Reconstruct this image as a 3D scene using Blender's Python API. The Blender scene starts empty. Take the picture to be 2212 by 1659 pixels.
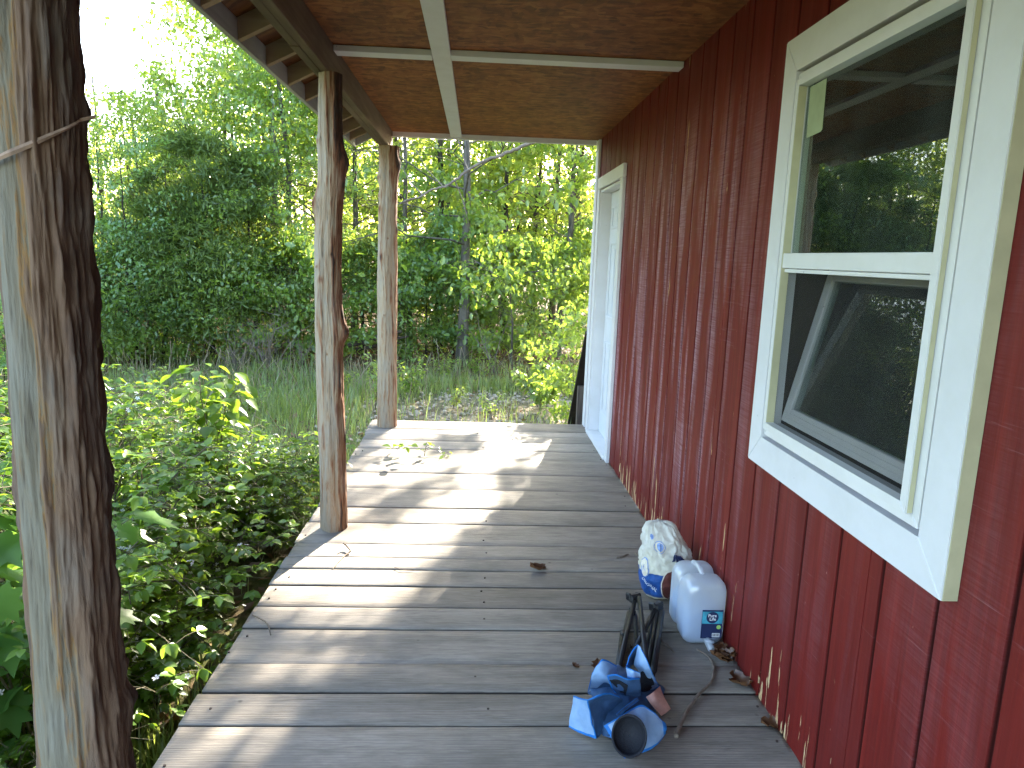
import bpy, bmesh, math, random
import numpy as np
from mathutils import Vector, Matrix
random.seed(7); rng = np.random.default_rng(7)
R = math.radians
scn = bpy.context.scene
col = scn.collection

# ------------------------------------------------------------------ camera
# measured on the photograph at 2212 x 1659: focal 1550 px, porch vanishing point (1031, 552), roll 2 degrees
FPX, CX, CY = 1550.0, 1106.0, 829.5
CAM = np.array([0.0, 0.0, 1.44])
def _ray(x, y): return np.array([x - CX, -(y - CY), -FPX])
_f = _ray(1031, 552); _f = _f / np.linalg.norm(_f)
_u = -_ray(CX - math.tan(R(2.0)) * 8900, CY + 8900); _u = _u - _u.dot(_f) * _f; _u = _u / np.linalg.norm(_u)
ROT = np.array([np.cross(_f, _u), _f, _u])
def at(x, y, axis, val):
    """the world point on the plane axis = val that the photograph shows at pixel x, y"""
    d = ROT @ _ray(x, y)
    return CAM + d * ((val - CAM[axis]) / d[axis])
cam = bpy.data.cameras.new("camera"); camo = bpy.data.objects.new("camera", cam); col.objects.link(camo)
cam.sensor_fit = 'HORIZONTAL'; cam.sensor_width = 36.0; cam.lens = 36.0 * FPX / 2212.0
cam.clip_start = 0.05; cam.clip_end = 600
m4 = Matrix([list(ROT[i]) + [CAM[i]] for i in range(3)] + [[0, 0, 0, 1]])
camo.matrix_world = m4
scn.camera = camo

# ------------------------------------------------------------------ light
SUN_AZ, SUN_EL = 18.5, 24.0           # azimuth clockwise from straight ahead (+Y), elevation
sun_dir = np.array([math.sin(R(SUN_AZ)) * math.cos(R(SUN_EL)), math.cos(R(SUN_AZ)) * math.cos(R(SUN_EL)), math.sin(R(SUN_EL))])
w = bpy.data.worlds.new("World"); scn.world = w; w.use_nodes = True
nt = w.node_tree; nt.nodes.clear()
sky = nt.nodes.new('ShaderNodeTexSky'); sky.sky_type = 'NISHITA'; sky.sun_disc = False
sky.sun_elevation = R(SUN_EL); sky.sun_rotation = R(SUN_AZ); sky.air_density = 1.0; sky.dust_density = 2.5; sky.ozone_density = 1.0
bg = nt.nodes.new('ShaderNodeBackground'); bg.inputs[1].default_value = 0.15
wo = nt.nodes.new('ShaderNodeOutputWorld')
nt.links.new(sky.outputs[0], bg.inputs[0]); nt.links.new(bg.outputs[0], wo.inputs[0])
sl = bpy.data.lights.new("sun", 'SUN'); so = bpy.data.objects.new("sun", sl); col.objects.link(so)
sl.energy = 4.6; sl.angle = R(0.53); sl.color = (1.0, 0.9, 0.74)
so.rotation_euler = Vector(sun_dir).to_track_quat('Z', 'Y').to_euler()
scn.view_settings.view_transform = 'Standard'; scn.view_settings.look = 'None'
scn.view_settings.exposure = 3.5; scn.view_settings.gamma = 1.0
scn.cycles.max_bounces = 10; scn.cycles.diffuse_bounces = 5; scn.cycles.glossy_bounces = 4
scn.cycles.transmission_bounces = 6; scn.cycles.transparent_max_bounces = 12
scn.cycles.use_denoising = True; scn.cycles.denoising_prefilter = 'NONE'
scn.cycles.sample_clamp_indirect = 8.0

# ------------------------------------------------------------------ helpers
ORG = {}
def tag(o, label=None, cat=None, group=None, kind=None):
    if label: o["label"] = label
    if cat: o["category"] = cat
    if group: o["group"] = group
    if kind: o["kind"] = kind
    return o
def thing(name, label, cat, loc=(0, 0, 0), group=None):
    o = bpy.data.objects.new(name, None); o.empty_display_size = 0.1
    o.location = tuple(float(v) for v in loc); col.objects.link(o); ORG[o.name] = np.array(o.location)
    return tag(o, label, cat, group)
def link(name, me, mat, parent=None, org=None, smooth=False):
    o = bpy.data.objects.new(name, me); col.objects.link(o)
    if mat:
        for m in (mat if isinstance(mat, (list, tuple)) else [mat]): me.materials.append(m)
    if smooth: me.polygons.foreach_set('use_smooth', np.ones(len(me.polygons), dtype=bool))
    if parent is not None:
        o.parent = parent; ORG[o.name] = ORG[parent.name]
    else:
        ORG[o.name] = np.zeros(3) if org is None else np.array(org, float)
        if org is not None: o.location = org
    return o
def np_mesh(name, V, faces, attr=None):
    """faces: list of int arrays (n,3) or (n,4)"""
    me = bpy.data.meshes.new(name); V = np.asarray(V, dtype=np.float32)
    me.vertices.add(len(V)); me.vertices.foreach_set('co', V.ravel())
    idx = np.concatenate([np.asarray(f).ravel() for f in faces]).astype(np.int32)
    tot = np.concatenate([np.full(len(f), np.asarray(f).shape[1], dtype=np.int32) for f in faces])
    st = np.concatenate([[0], np.cumsum(tot)[:-1]]).astype(np.int32)
    me.loops.add(len(idx)); me.loops.foreach_set('vertex_index', idx)
    me.polygons.add(len(tot)); me.polygons.foreach_set('loop_start', st)
    me.update(calc_edges=True); me.validate()
    if attr:
        for k, a in attr.items():
            at_ = me.attributes.new(k, 'FLOAT', 'POINT'); at_.data.foreach_set('value', np.asarray(a, dtype=np.float32))
    return me
def np_obj(name, V, faces, mat, parent=None, smooth=False, attr=None, org=None):
    o0 = ORG[parent.name] if parent is not None else (np.zeros(3) if org is None else np.array(org, float))
    return link(name, np_mesh(name, np.asarray(V) - o0, faces, attr), mat, parent, org, smooth)

class MB:
    def __init__(s): s.v = []; s.f = []
    def add(s, v, f):
        b = len(s.v); s.v += [tuple(float(c) for c in p) for p in v]; s.f += [tuple(i + b for i in q) for q in f]; return s
    def box(s, x0, x1, y0, y1, z0, z1, bev=0.0, M=None):
        if bev <= 0:
            v = [(x, y, z) for z in (z0, z1) for y in (y0, y1) for x in (x0, x1)]
            f = [(0, 2, 3, 1), (4, 5, 7, 6), (0, 1, 5, 4), (2, 6, 7, 3), (0, 4, 6, 2), (1, 3, 7, 5)]
        else:                                   # chamfered box
            b = min(bev, (x1 - x0) / 2.1, (y1 - y0) / 2.1, (z1 - z0) / 2.1); v = []; ix = {}
            for ax in range(3):
                for sx in (0, 1):
                    for sy in (0, 1):
                        for sz in (0, 1):
                            p = [(x0, x1)[sx], (y0, y1)[sy], (z0, z1)[sz]]; sg = (sx, sy, sz)
                            for k in range(3):
                                if k != ax: p[k] += b if sg[k] == 0 else -b
                            ix[(ax, sx, sy, sz)] = len(v); v.append(tuple(p))
            f = []
            for ax in range(3):
                o1, o2 = [k for k in range(3) if k != ax]
                for sd in (0, 1):
                    q = []
                    for a_, b_ in ((0, 0), (1, 0), (1, 1), (0, 1)):
                        g = [0, 0, 0]; g[ax] = sd; g[o1] = a_; g[o2] = b_; q.append(ix[(ax, *g)])
                    if (sd == 1) == (ax == 1): q.reverse()
                    f.append(tuple(q))
            for ax in range(3):                 # edges along ax, between faces o1 and o2
                o1, o2 = [k for k in range(3) if k != ax]
                for a_ in (0, 1):
                    for b_ in (0, 1):
                        g = [0, 0, 0]; g[o1] = a_; g[o2] = b_; h = list(g); h[ax] = 1
                        f.append((ix[(o1, *g)], ix[(o1, *h)], ix[(o2, *h)], ix[(o2, *g)]))
            for sx in (0, 1):
                for sy in (0, 1):
                    for sz in (0, 1): f.append(tuple(ix[(k, sx, sy, sz)] for k in range(3)))
        if M is not None: v = [tuple(M @ Vector(p)) for p in v]
        return s.add(v, f)
    def tube(s, pts, rad, n=10, cap=True):
        pts = [np.array(p, float) for p in pts]; m = len(pts)
        rad = [rad] * m if np.isscalar(rad) else list(rad); base = len(s.v); up = None
        for i, p in enumerate(pts):
            d = pts[min(i + 1, m - 1)] - pts[max(i - 1, 0)]; d = d / (np.linalg.norm(d) + 1e-9)
            if up is None:
                up = np.array([0, 0, 1.0]) if abs(d[2]) < 0.9 else np.array([1.0, 0, 0])
            a = np.cross(d, up); a /= np.linalg.norm(a) + 1e-9; up = np.cross(a, d)
            for k in range(n):
                t = 2 * math.pi * k / n
                q = p + rad[i] * (math.cos(t) * a + math.sin(t) * up); s.v.append(tuple(q))
        for i in range(m - 1):
            for k in range(n):
                a0 = base + i * n + k; a1 = base + i * n + (k + 1) % n
                s.f.append((a0, a1, a1 + n, a0 + n))
        if cap:
            s.f.append(tuple(base + k for k in reversed(range(n)))); s.f.append(tuple(base + (m - 1) * n + k for k in range(n)))
        return s
    def grid(s, G, close=False):
        """G: rows of points"""
        r = len(G); c = len(G[0]); b = len(s.v)
        for row in G: s.v += [tuple(float(x) for x in p) for p in row]
        for i in range(r - 1):
            for j in range(c if close else c - 1):
                k = (j + 1) % c
                s.f.append((b + i * c + j, b + i * c + k, b + (i + 1) * c + k, b + (i + 1) * c + j))
        return s
    def build(s, name, mat, parent=None, smooth=False, org=None):
        o0 = ORG[parent.name] if parent is not None else (np.zeros(3) if org is None else np.array(org, float))
        me = bpy.data.meshes.new(name)
        me.from_pydata([tuple(np.array(p) - o0) for p in s.v], [], s.f); me.update()
        bm = bmesh.new(); bm.from_mesh(me); bmesh.ops.recalc_face_normals(bm, faces=bm.faces); bm.to_mesh(me); bm.free()
        return link(name, me, mat, parent, org, smooth)
def copy_tree(o, parent=None):
    c = o.copy(); col.objects.link(c)
    if parent is not None: c.parent = parent
    for ch in list(o.children): copy_tree(ch, c)
    return c

def _hash(ix, iy, iz, seed):
    h = (ix.astype(np.int64) * 374761393 + iy.astype(np.int64) * 668265263 + iz.astype(np.int64) * 2147483647 + seed * 974711) & 0x7fffffff
    h = ((h ^ (h >> 13)) * 1274126177) & 0x7fffffff
    return ((h ^ (h >> 16)) & 0xffff) / 65535.0
def vnoise(P, seed=0):
    P = np.asarray(P, float); I = np.floor(P).astype(np.int64); F = P - I; F = F * F * (3 - 2 * F); out = 0
    for dx in (0, 1):
        for dy in (0, 1):
            for dz in (0, 1):
                wgt = (F[:, 0] if dx else 1 - F[:, 0]) * (F[:, 1] if dy else 1 - F[:, 1]) * (F[:, 2] if dz else 1 - F[:, 2])
                out = out + wgt * _hash(I[:, 0] + dx, I[:, 1] + dy, I[:, 2] + dz, seed)
    return out
def fbm(P, seed=0, octv=4):
    P = np.asarray(P, float); a = 0.5; s = 0; t = 0
    for o in range(octv):
        s = s + a * vnoise(P * (2 ** o) + o * 17.3, seed + o); t += a; a *= 0.55
    return s / t
def smooth01(x, a, b):
    t = np.clip((x - a) / (b - a), 0, 1); return t * t * (3 - 2 * t)

# ------------------------------------------------------------------ materials
class NT:
    def __init__(s, name):
        s.m = bpy.data.materials.new(name); s.m.use_nodes = True; s.t = s.m.node_tree; s.t.nodes.clear()
        s.out = s.n('ShaderNodeOutputMaterial')
    def n(s, typ, inp=None, **kw):
        nd = s.t.nodes.new(typ)
        for k, v in kw.items(): setattr(nd, k, v)
        if inp:
            for k, v in inp.items(): s.set(nd.inputs[k], v)
        return nd
    def set(s, sock, v):
        if isinstance(v, bpy.types.NodeSocket): s.t.links.new(v, sock)
        elif isinstance(v, (tuple, list)) and sock.type == 'RGBA' and len(v) == 3: sock.default_value = (*v, 1)
        else: sock.default_value = v
    def mapping(s, scale=(1, 1, 1), rot=(0, 0, 0), loc=(0, 0, 0), src=None):
        src = src or s.n('ShaderNodeTexCoord').outputs['Object']
        return s.n('ShaderNodeMapping', {'Vector': src, 'Scale': scale, 'Rotation': rot, 'Location': loc}).outputs[0]
    def noise(s, vec, scale=1, detail=4, rough=0.55, dist=0, out=0):
        return s.n('ShaderNodeTexNoise', {'Vector': vec, 'Scale': scale, 'Detail': detail, 'Roughness': rough, 'Distortion': dist}).outputs[out]
    def ramp(s, fac, stops, interp='LINEAR'):
        r = s.n('ShaderNodeValToRGB', {'Fac': fac}); e = r.color_ramp.elements; r.color_ramp.interpolation = interp
        while len(e) < len(stops): e.new(0.5)
        for i, (p, c) in enumerate(stops):
            e[i].position = p; e[i].color = (c, c, c, 1) if np.isscalar(c) else (*c, 1)
        return r.outputs[0]
    def mix(s, fac, a, b, mode='MIX'):
        x = s.n('ShaderNodeMix', data_type='RGBA', blend_type=mode)
        s.set(x.inputs[0], fac); s.set(x.inputs[6], a); s.set(x.inputs[7], b); return x.outputs[2]
    def math(s, op, a, b=None, c=None, clamp=False):
        x = s.n('ShaderNodeMath', operation=op, use_clamp=clamp); s.set(x.inputs[0], a)
        if b is not None: s.set(x.inputs[1], b)
        if c is not None: s.set(x.inputs[2], c)
        return x.outputs[0]
    def vmath(s, op, a, b):
        x = s.n('ShaderNodeVectorMath', operation=op); s.set(x.inputs[0], a); s.set(x.inputs[1], b); return x.outputs[0]
    def rng(s, v, a, b, c=0.0, d=1.0):
        return s.n('ShaderNodeMapRange', {0: v, 1: a, 2: b, 3: c, 4: d}).outputs[0]
    def island(s): return s.n('ShaderNodeNewGeometry').outputs['Random Per Island']
    def sep(s, v): return s.n('ShaderNodeSeparateXYZ', {0: v}).outputs
    def bump(s, h, strength=0.3, dist=0.01):
        return s.n('ShaderNodeBump', {'Height': h, 'Strength': strength, 'Distance': dist}).outputs[0]
    def bsdf(s, base, rough=0.6, spec=0.4, normal=None, **kw):
        b = s.n('ShaderNodeBsdfPrincipled'); s.set(b.inputs['Base Color'], base); s.set(b.inputs['Roughness'], rough)
        b.inputs['Specular IOR Level'].default_value = spec
        if normal is not None: s.set(b.inputs['Normal'], normal)
        for k, v in kw.items(): s.set(b.inputs[k], v)
        return b.outputs[0]
    def done(s, sh): s.t.links.new(sh, s.out.inputs[0]); return s.m

def plain(name, c, rough=0.6, spec=0.4, var=0.15, sc=20, bump=0.0, metal=0.0):
    t = NT(name); v = t.mapping(); nz = t.noise(v, sc, 5)
    base = t.mix(1.0, (*c,), t.ramp(nz, [(0.25, 1 - var), (0.75, 1 + var)]), 'MULTIPLY')
    return t.done(t.bsdf(base, t.rng(nz, 0, 1, rough - 0.1, rough + 0.1), spec, t.bump(nz, bump, 0.004) if bump else None, Metallic=metal))

def mat_deck():
    t = NT("weathered_oak"); co = t.n('ShaderNodeTexCoord').outputs['Object']; isl = t.island()
    off = t.n('ShaderNodeCombineXYZ', {0: t.math('MULTIPLY', isl, 37.0), 1: t.math('MULTIPLY', isl, 11.0), 2: 0.0}).outputs[0]
    co2 = t.vmath('ADD', co, off)
    g1 = t.noise(t.mapping((9.0, 105, 30), src=co2), 1.0, 5, 0.7, 0.9)         # fine fibres
    g2 = t.noise(t.mapping((1.8, 11, 4), src=co2), 1.0, 5, 0.65, 1.6)            # broad figure
    wv = t.n('ShaderNodeTexWave', {'Vector': t.mapping((0.5, 7.5, 1), src=co2), 'Scale': 4.0, 'Distortion': 9.0, 'Detail': 3.0, 'Detail Scale': 0.9}, wave_type='BANDS', bands_direction='Y').outputs['Fac']
    st = t.noise(t.mapping((1.1, 2.6, 1), src=co2), 1.3, 6, 0.7)               # weather stains
    base = t.ramp(g1, [(0.25, (0.095, 0.080, 0.064)), (0.5, (0.25, 0.218, 0.180)), (0.8, (0.40, 0.355, 0.298))])
    base = t.mix(0.55, base, t.ramp(g2, [(0.3, (0.160, 0.137, 0.110)), (0.7, (0.35, 0.308, 0.258))]))
    base = t.mix(t.math('MULTIPLY', t.ramp(wv, [(0.0, 0.0), (0.8, 0.0), (1.0, 1.0)]), 0.35), base, (0.085, 0.078, 0.072))
    base = t.mix(t.ramp(st, [(0.42, 0.0), (0.66, 0.65)]), base, (0.100, 0.088, 0.072))
    base = t.mix(1.0, base, t.ramp(isl, [(0.0, (0.80, 0.78, 0.75)), (0.5, (1.0, 1.0, 1.0)), (1.0, (1.18, 1.17, 1.16))]), 'MULTIPLY')
    cr = t.noise(t.mapping((2.2, 90, 10), loc=(3, 1, 2), src=co2), 1.0, 3, 0.5, 0.3)
    crack = t.ramp(cr, [(0.66, 0.0), (0.72, 1.0)])
    base = t.mix(t.math('MULTIPLY', crack, 0.6), base, (0.035, 0.03, 0.027))
    sp = t.n('ShaderNodeTexVoronoi', {'Vector': co, 'Scale': 5.0}).outputs['Distance']
    base = t.mix(t.ramp(sp, [(0.0, 0.8), (0.03, 0.7), (0.055, 0.0)]), base, (0.05, 0.042, 0.036))   # knots and nail stains
    base = t.mix(t.rng(t.sep(co)[2], -0.0025, -0.0055, 0.0, 0.9), base, (0.030, 0.024, 0.019))       # shade of the gaps painted onto the board sides
    h = t.math('SUBTRACT', t.math('ADD', g1, t.math('MULTIPLY', wv, 0.25)), t.math('MULTIPLY', crack, 0.6))
    return t.done(t.bsdf(base, t.rng(g1, 0.2, 0.8, 0.74, 0.52), 0.35, t.bump(h, 0.55, 0.0035)))

def mat_wood(name, a, b, c, axis=1, rough=0.75, sc=1.0):
    t = NT(name); s = [26, 26, 26]; s[axis] = 1.6
    co = t.n('ShaderNodeTexCoord').outputs['Object']; isl = t.island()
    co2 = t.vmath('ADD', co, t.n('ShaderNodeCombineXYZ', {0: t.math('MULTIPLY', isl, 17.0), 1: isl, 2: t.math('MULTIPLY', isl, 5.0)}).outputs[0])
    g = t.noise(t.mapping([k * sc for k in s], src=co2), 1.0, 6, 0.6, 0.8)
    g2 = t.noise(co2, 2.2, 4)
    base = t.mix(t.ramp(g2, [(0.35, 0.0), (0.7, 0.8)]), t.ramp(g, [(0.25, a), (0.5, b), (0.78, c)]), a)
    return t.done(t.bsdf(base, rough, 0.3, t.bump(g, 0.35, 0.003)))

def mat_log(name, stops, fine=1.0):
    """attribute 'bark' 0..1 runs from bare sapwood to dark inner bark, laid down by the builder of the post"""
    t = NT(name); co = t.n('ShaderNodeTexCoord').outputs['Object']
    a = t.n('ShaderNodeAttribute', attribute_name='bark').outputs['Fac']
    f1 = t.noise(t.mapping((75, 75, 11)), fine, 6, 0.7, 0.5)
    f2 = t.noise(t.mapping((30, 30, 5.5)), 1.0, 5, 0.65, 0.9)
    fac = t.math('ADD', a, t.math('ADD', t.rng(f1, 0.25, 0.75, -0.20, 0.20), t.rng(f2, 0.3, 0.7, -0.20, 0.20)), clamp=True)
    base = t.ramp(fac, stops)
    dk = t.noise(t.mapping((120, 120, 9), loc=(4, 4, 4)), 1.0, 3, 0.5)
    base = t.mix(t.ramp(dk, [(0.60, 0.0), (0.74, 0.75)]), base, (0.045, 0.03, 0.022))
    sp = t.noise(t.mapping((9, 9, 4), loc=(1, 7, 2)), 1.0, 4)
    base = t.mix(t.ramp(sp, [(0.52, 0.0), (0.75, 0.35)]), base, (0.26, 0.26, 0.23))
    h = t.math('ADD', t.math('MULTIPLY', f1, 0.6), f2)
    return t.done(t.bsdf(base, 0.82, 0.25, t.bump(h, 0.8, 0.006)))

def mat_siding():
    t = NT("red_barn_paint"); co = t.n('ShaderNodeTexCoord').outputs['Object']; x, y, z = t.sep(co)
    strip = t.math('FLOOR', t.math('DIVIDE', t.math('SUBTRACT', y, 1.166), 0.2014))
    off = t.n('ShaderNodeCombineXYZ', {0: 0.0, 1: t.math('MULTIPLY', strip, 3.7), 2: t.math('MULTIPLY', strip, 1.9)}).outputs[0]
    co2 = t.vmath('ADD', co, off)
    v1 = t.noise(t.mapping((1, 55, 1.3), src=co2), 1.0, 6, 0.6, 0.4)           # vertical grain
    v2 = t.noise(t.mapping((1, 7, 0.8), src=co2), 1.0, 4, 0.6, 0.6)
    saw = t.noise(t.mapping((1, 5, 210), rot=(R(-9), 0, 0), src=co), 1.0, 4, 0.7, 0.2)   # rough-sawn cross marks
    saw2 = t.noise(t.mapping((1, 3, 60), rot=(R(-14), 0, 0), src=co), 1.0, 3, 0.6)
    base = t.ramp(v1, [(0.25, (0.108, 0.0080, 0.0062)), (0.55, (0.150, 0.0108, 0.0078)), (0.8, (0.190, 0.0160, 0.011))])
    base = t.mix(t.ramp(v2, [(0.35, 0.0), (0.7, 0.6)]), base, (0.078, 0.0075, 0.0065))
    # chalked, rubbed paint plus painted sky sheen: pale vertical patches broken by saw marks
    ck = t.noise(t.mapping((1, 8.5, 0.75), loc=(0, 0.35, 0.2), src=co2), 1.0, 5, 0.6, 0.5)
    band = t.math('MULTIPLY', t.ramp(z, [(0.12, 0.0), (0.42, 1.0)]), t.rng(z, 1.75, 2.25, 1.0, 0.0))
    far = t.rng(y, 2.3, 3.2, 0.12, 1.0)
    chalk_sheen = t.math('MULTIPLY', t.math('MULTIPLY', t.ramp(ck, [(0.47, 0.0), (0.60, 1.0)]), t.ramp(saw, [(0.36, 0.15), (0.62, 1.0)])), t.math('MULTIPLY', band, far))
    base = t.mix(t.math('MULTIPLY', chalk_sheen, 0.85), base, (0.36, 0.22, 0.255))
    tick = t.math('MULTIPLY', t.ramp(saw2, [(0.60, 0.0), (0.68, 1.0)]), t.ramp(saw, [(0.5, 0.0), (0.6, 1.0)]))
    base = t.mix(t.math('MULTIPLY', t.math('MULTIPLY', tick, band), 0.20), base, (0.33, 0.21, 0.23))
    # bare patches low down where the paint has flaked
    pk = t.noise(t.mapping((1, 26, 3.0), loc=(0, 1.7, 0.4), src=co), 1.0, 5, 0.6, 0.3)
    pk2 = t.noise(t.mapping((1, 1.6, 0.1), loc=(0, 0.5, 0)), 1.0, 2)
    thr = t.math('ADD', t.rng(z, 0.0, 0.42, 0.520, 0.71), t.rng(pk2, 0.3, 0.7, 0.07, -0.07))
    thr = t.math('ADD', thr, t.math('MULTIPLY', t.math('ABSOLUTE', t.math('SUBTRACT', y, 3.25)), 0.030))
    peel = t.rng(t.math('SUBTRACT', pk, thr), 0.0, 0.012)
    base = t.mix(peel, base, t.ramp(v1, [(0.3, (0.42, 0.25, 0.12)), (0.7, (0.62, 0.46, 0.26))]))
    chip = t.n('ShaderNodeTexVoronoi', {'Vector': t.mapping((1, 1, 0.45), src=co), 'Scale': 16.0}).outputs['Distance']
    base = t.mix(t.ramp(chip, [(0.0, 0.8), (0.018, 0.6), (0.032, 0.0)]), base, (0.42, 0.22, 0.17))
    groove = t.rng(x, 0.0020, 0.006)
    base = t.mix(t.math('MULTIPLY', groove, 0.8), base, (0.030, 0.007, 0.006))     # darker colour inside the grooves
    rgh = t.math('ADD', t.rng(v2, 0.3, 0.7, 0.48, 0.64), t.math('MULTIPLY', peel, 0.3))
    h = t.math('ADD', t.math('ADD', t.math('MULTIPLY', v1, 0.8), t.math('MULTIPLY', saw, 0.55)), t.math('MULTIPLY', peel, -0.5))
    return t.done(t.bsdf(base, rgh, 0.25, t.bump(h, 0.34, 0.0022)))

def mat_osb(name, dark=1.0):
    t = NT(name); co = t.n('ShaderNodeTexCoord').outputs['Object']; cols = []
    wob = t.n('ShaderNodeTexNoise', {'Vector': co, 'Scale': 9.0, 'Detail': 3.0}).outputs['Color']
    cw = t.vmath('ADD', co, t.vmath('MULTIPLY', wob, (0.07, 0.07, 0.0)))
    for k, (sc, rot) in enumerate((((17, 40, 1), 0.25), ((36, 15, 1), 0.5), ((24, 44, 1), -0.6))):
        v = t.n('ShaderNodeTexVoronoi', {'Vector': t.mapping(sc, (0, 0, rot), (k * 3.3, k, 0), src=cw), 'Scale': 1.0}).outputs['Color']
        cols.append(t.sep(v)[k])
    f = t.math('ADD', t.math('MULTIPLY', cols[0], 0.6), t.math('ADD', t.math('MULTIPLY', cols[1], 0.28), t.math('MULTIPLY', cols[2], 0.12)))
    fine = t.noise(t.mapping((30, 110, 1), (0, 0, 0.2)), 1.0, 5, 0.7)
    d = dark
    base = t.ramp(f, [(0.12, (0.11 * d, 0.033 * d, 0.010 * d)), (0.42, (0.28 * d, 0.095 * d, 0.025 * d)), (0.62, (0.37 * d, 0.145 * d, 0.040 * d)), (0.9, (0.50 * d, 0.24 * d, 0.08 * d))])
    base = t.mix(0.28, base, t.ramp(fine, [(0.3, (0.13 * d, 0.045 * d, 0.015 * d)), (0.7, (0.44 * d, 0.19 * d, 0.06 * d))]))
    big = t.noise(co, 1.6, 4)
    base = t.mix(1.0, base, t.ramp(big, [(0.3, (0.50, 0.43, 0.38)), (0.7, (0.82, 0.72, 0.64))]), 'MULTIPLY')
    return t.done(t.bsdf(base, 0.62, 0.3, t.bump(t.math('ADD', f, fine), 0.3, 0.002)))

def mat_white(name, c=(0.76, 0.77, 0.74), rough=0.45):
    t = NT(name); co = t.n('ShaderNodeTexCoord').outputs['Object']
    n1 = t.noise(co, 6, 6, 0.65); n2 = t.noise(t.mapping((70, 70, 70)), 1, 3)
    base = t.mix(t.ramp(n1, [(0.42, 0.0), (0.75, 0.30)]), c, (c[0] * 0.72, c[1] * 0.70, c[2] * 0.62))
    sp = t.n('ShaderNodeTexVoronoi', {'Vector': co, 'Scale': 9.0}).outputs['Distance']
    base = t.mix(t.ramp(sp, [(0.0, 0.7), (0.02, 0.5), (0.035, 0.0)]), base, (0.16, 0.14, 0.12))
    return t.done(t.bsdf(base, t.rng(n1, 0.2, 0.8, rough - 0.08, rough + 0.12), 0.4, t.bump(n2, 0.06, 0.002)))

def mat_glass():
    t = NT("window_glass")
    fr = t.n('ShaderNodeFresnel', {'IOR': 1.85}).outputs[0]
    g = t.n('ShaderNodeBsdfGlossy', {'Color': (0.95, 1.0, 0.97), 'Roughness': 0.012}).outputs[0]
    tr = t.n('ShaderNodeBsdfTransparent', {'Color': (0.80, 0.86, 0.83)}).outputs[0]
    d = t.n('ShaderNodeBsdfDiffuse', {'Color': (0.5, 0.52, 0.5)}).outputs[0]
    s1 = t.n('ShaderNodeMixShader', {0: fr, 1: tr, 2: g}).outputs[0]
    film = t.noise(t.mapping((3, 3, 1.2)), 3.0, 5)
    s2 = t.n('ShaderNodeMixShader', {0: t.rng(film, 0.3, 0.8, 0.004, 0.03), 1: s1, 2: d}).outputs[0]
    return t.done(s2)

def mat_screen():
    t = NT("insect_screen_mesh"); tr = t.n('ShaderNodeBsdfTransparent', {'Color': (1, 1, 1)}).outputs[0]
    d = t.bsdf((0.015, 0.016, 0.018), 0.6, 0.3); return t.done(t.n('ShaderNodeMixShader', {0: 0.28, 1: tr, 2: d}).outputs[0])
def mat_leaf(name, lo, hi, tr, gloss=0.07, trans=0.5, rough=0.4, sc=0.0):
    t = NT(name); isl = t.island(); nz = t.noise(t.mapping((1, 1, 1)), 0.8, 3)
    f = t.math('ADD', t.math('MULTIPLY', isl, 0.65), t.math('MULTIPLY', nz, 0.45), clamp=True)
    c = t.ramp(f, [(0.1, lo), (0.9, hi)])
    ct = t.mix(t.rng(isl, 0, 1, 0.5, 1.0), c, tr)
    d = t.n('ShaderNodeBsdfDiffuse', {'Color': c}).outputs[0]
    tl = t.n('ShaderNodeBsdfTranslucent', {'Color': ct}).outputs[0]
    m = t.n('ShaderNodeMixShader', {0: trans, 1: d, 2: tl}).outputs[0]
    g = t.n('ShaderNodeBsdfGlossy', {'Color': (1, 1, 1), 'Roughness': rough}).outputs[0]
    return t.done(t.n('ShaderNodeMixShader', {0: gloss, 1: m, 2: g}).outputs[0])

def mat_bark(name, a, b):
    t = NT(name); v = t.mapping((14, 14, 2.4)); n1 = t.noise(v, 1.0, 6, 0.65, 0.6)
    n2 = t.noise(t.mapping((1.2, 1.2, 0.6)), 1.0, 4)
    base = t.ramp(n1, [(0.3, a), (0.7, b)])
    base = t.mix(t.ramp(n2, [(0.5, 0.0), (0.68, 0.5)]), base, (0.07, 0.095, 0.035))
    return t.done(t.bsdf(base, 0.9, 0.15, t.bump(n1, 1.0, 0.03)))

def mat_ground():
    t = NT("forest_ground"); co = t.n('ShaderNodeTexCoord').outputs['Object']; x, y, z = t.sep(co)
    n1 = t.noise(co, 0.9, 6, 0.6); n2 = t.noise(co, 14, 6, 0.7); n3 = t.noise(co, 3.2, 5, 0.65)
    soil = t.ramp(n2, [(0.3, (0.045, 0.032, 0.02)), (0.55, (0.12, 0.085, 0.05)), (0.75, (0.22, 0.15, 0.085))])
    grass = t.ramp(n2, [(0.3, (0.045, 0.075, 0.018)), (0.7, (0.14, 0.17, 0.05))])
    gm = t.math('MULTIPLY', t.ramp(n3, [(0.35, 0.0), (0.55, 1.0)]), t.rng(y, 10.2, 12.2, 0.9, 0.0))
    base = t.mix(gm, soil, grass)
    d = t.math('SQRT', t.math('ADD', t.math('POWER', t.math('DIVIDE', t.math('SUBTRACT', x, 0.5), 2.0), 2.0), t.math('POWER', t.math('DIVIDE', t.math('SUBTRACT', y, 8.6), 1.7), 2.0)))
    pale = t.math('MULTIPLY', t.rng(d, 0.6, 1.15, 1.0, 0.0), t.ramp(n3, [(0.38, 0.25), (0.6, 1.0)]))
    base = t.mix(pale, base, t.ramp(n2, [(0.3, (0.14, 0.105, 0.07)), (0.7, (0.32, 0.26, 0.19))]))
    return t.done(t.bsdf(base, 0.95, 0.1, t.bump(n2, 0.8, 0.03)))

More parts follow.
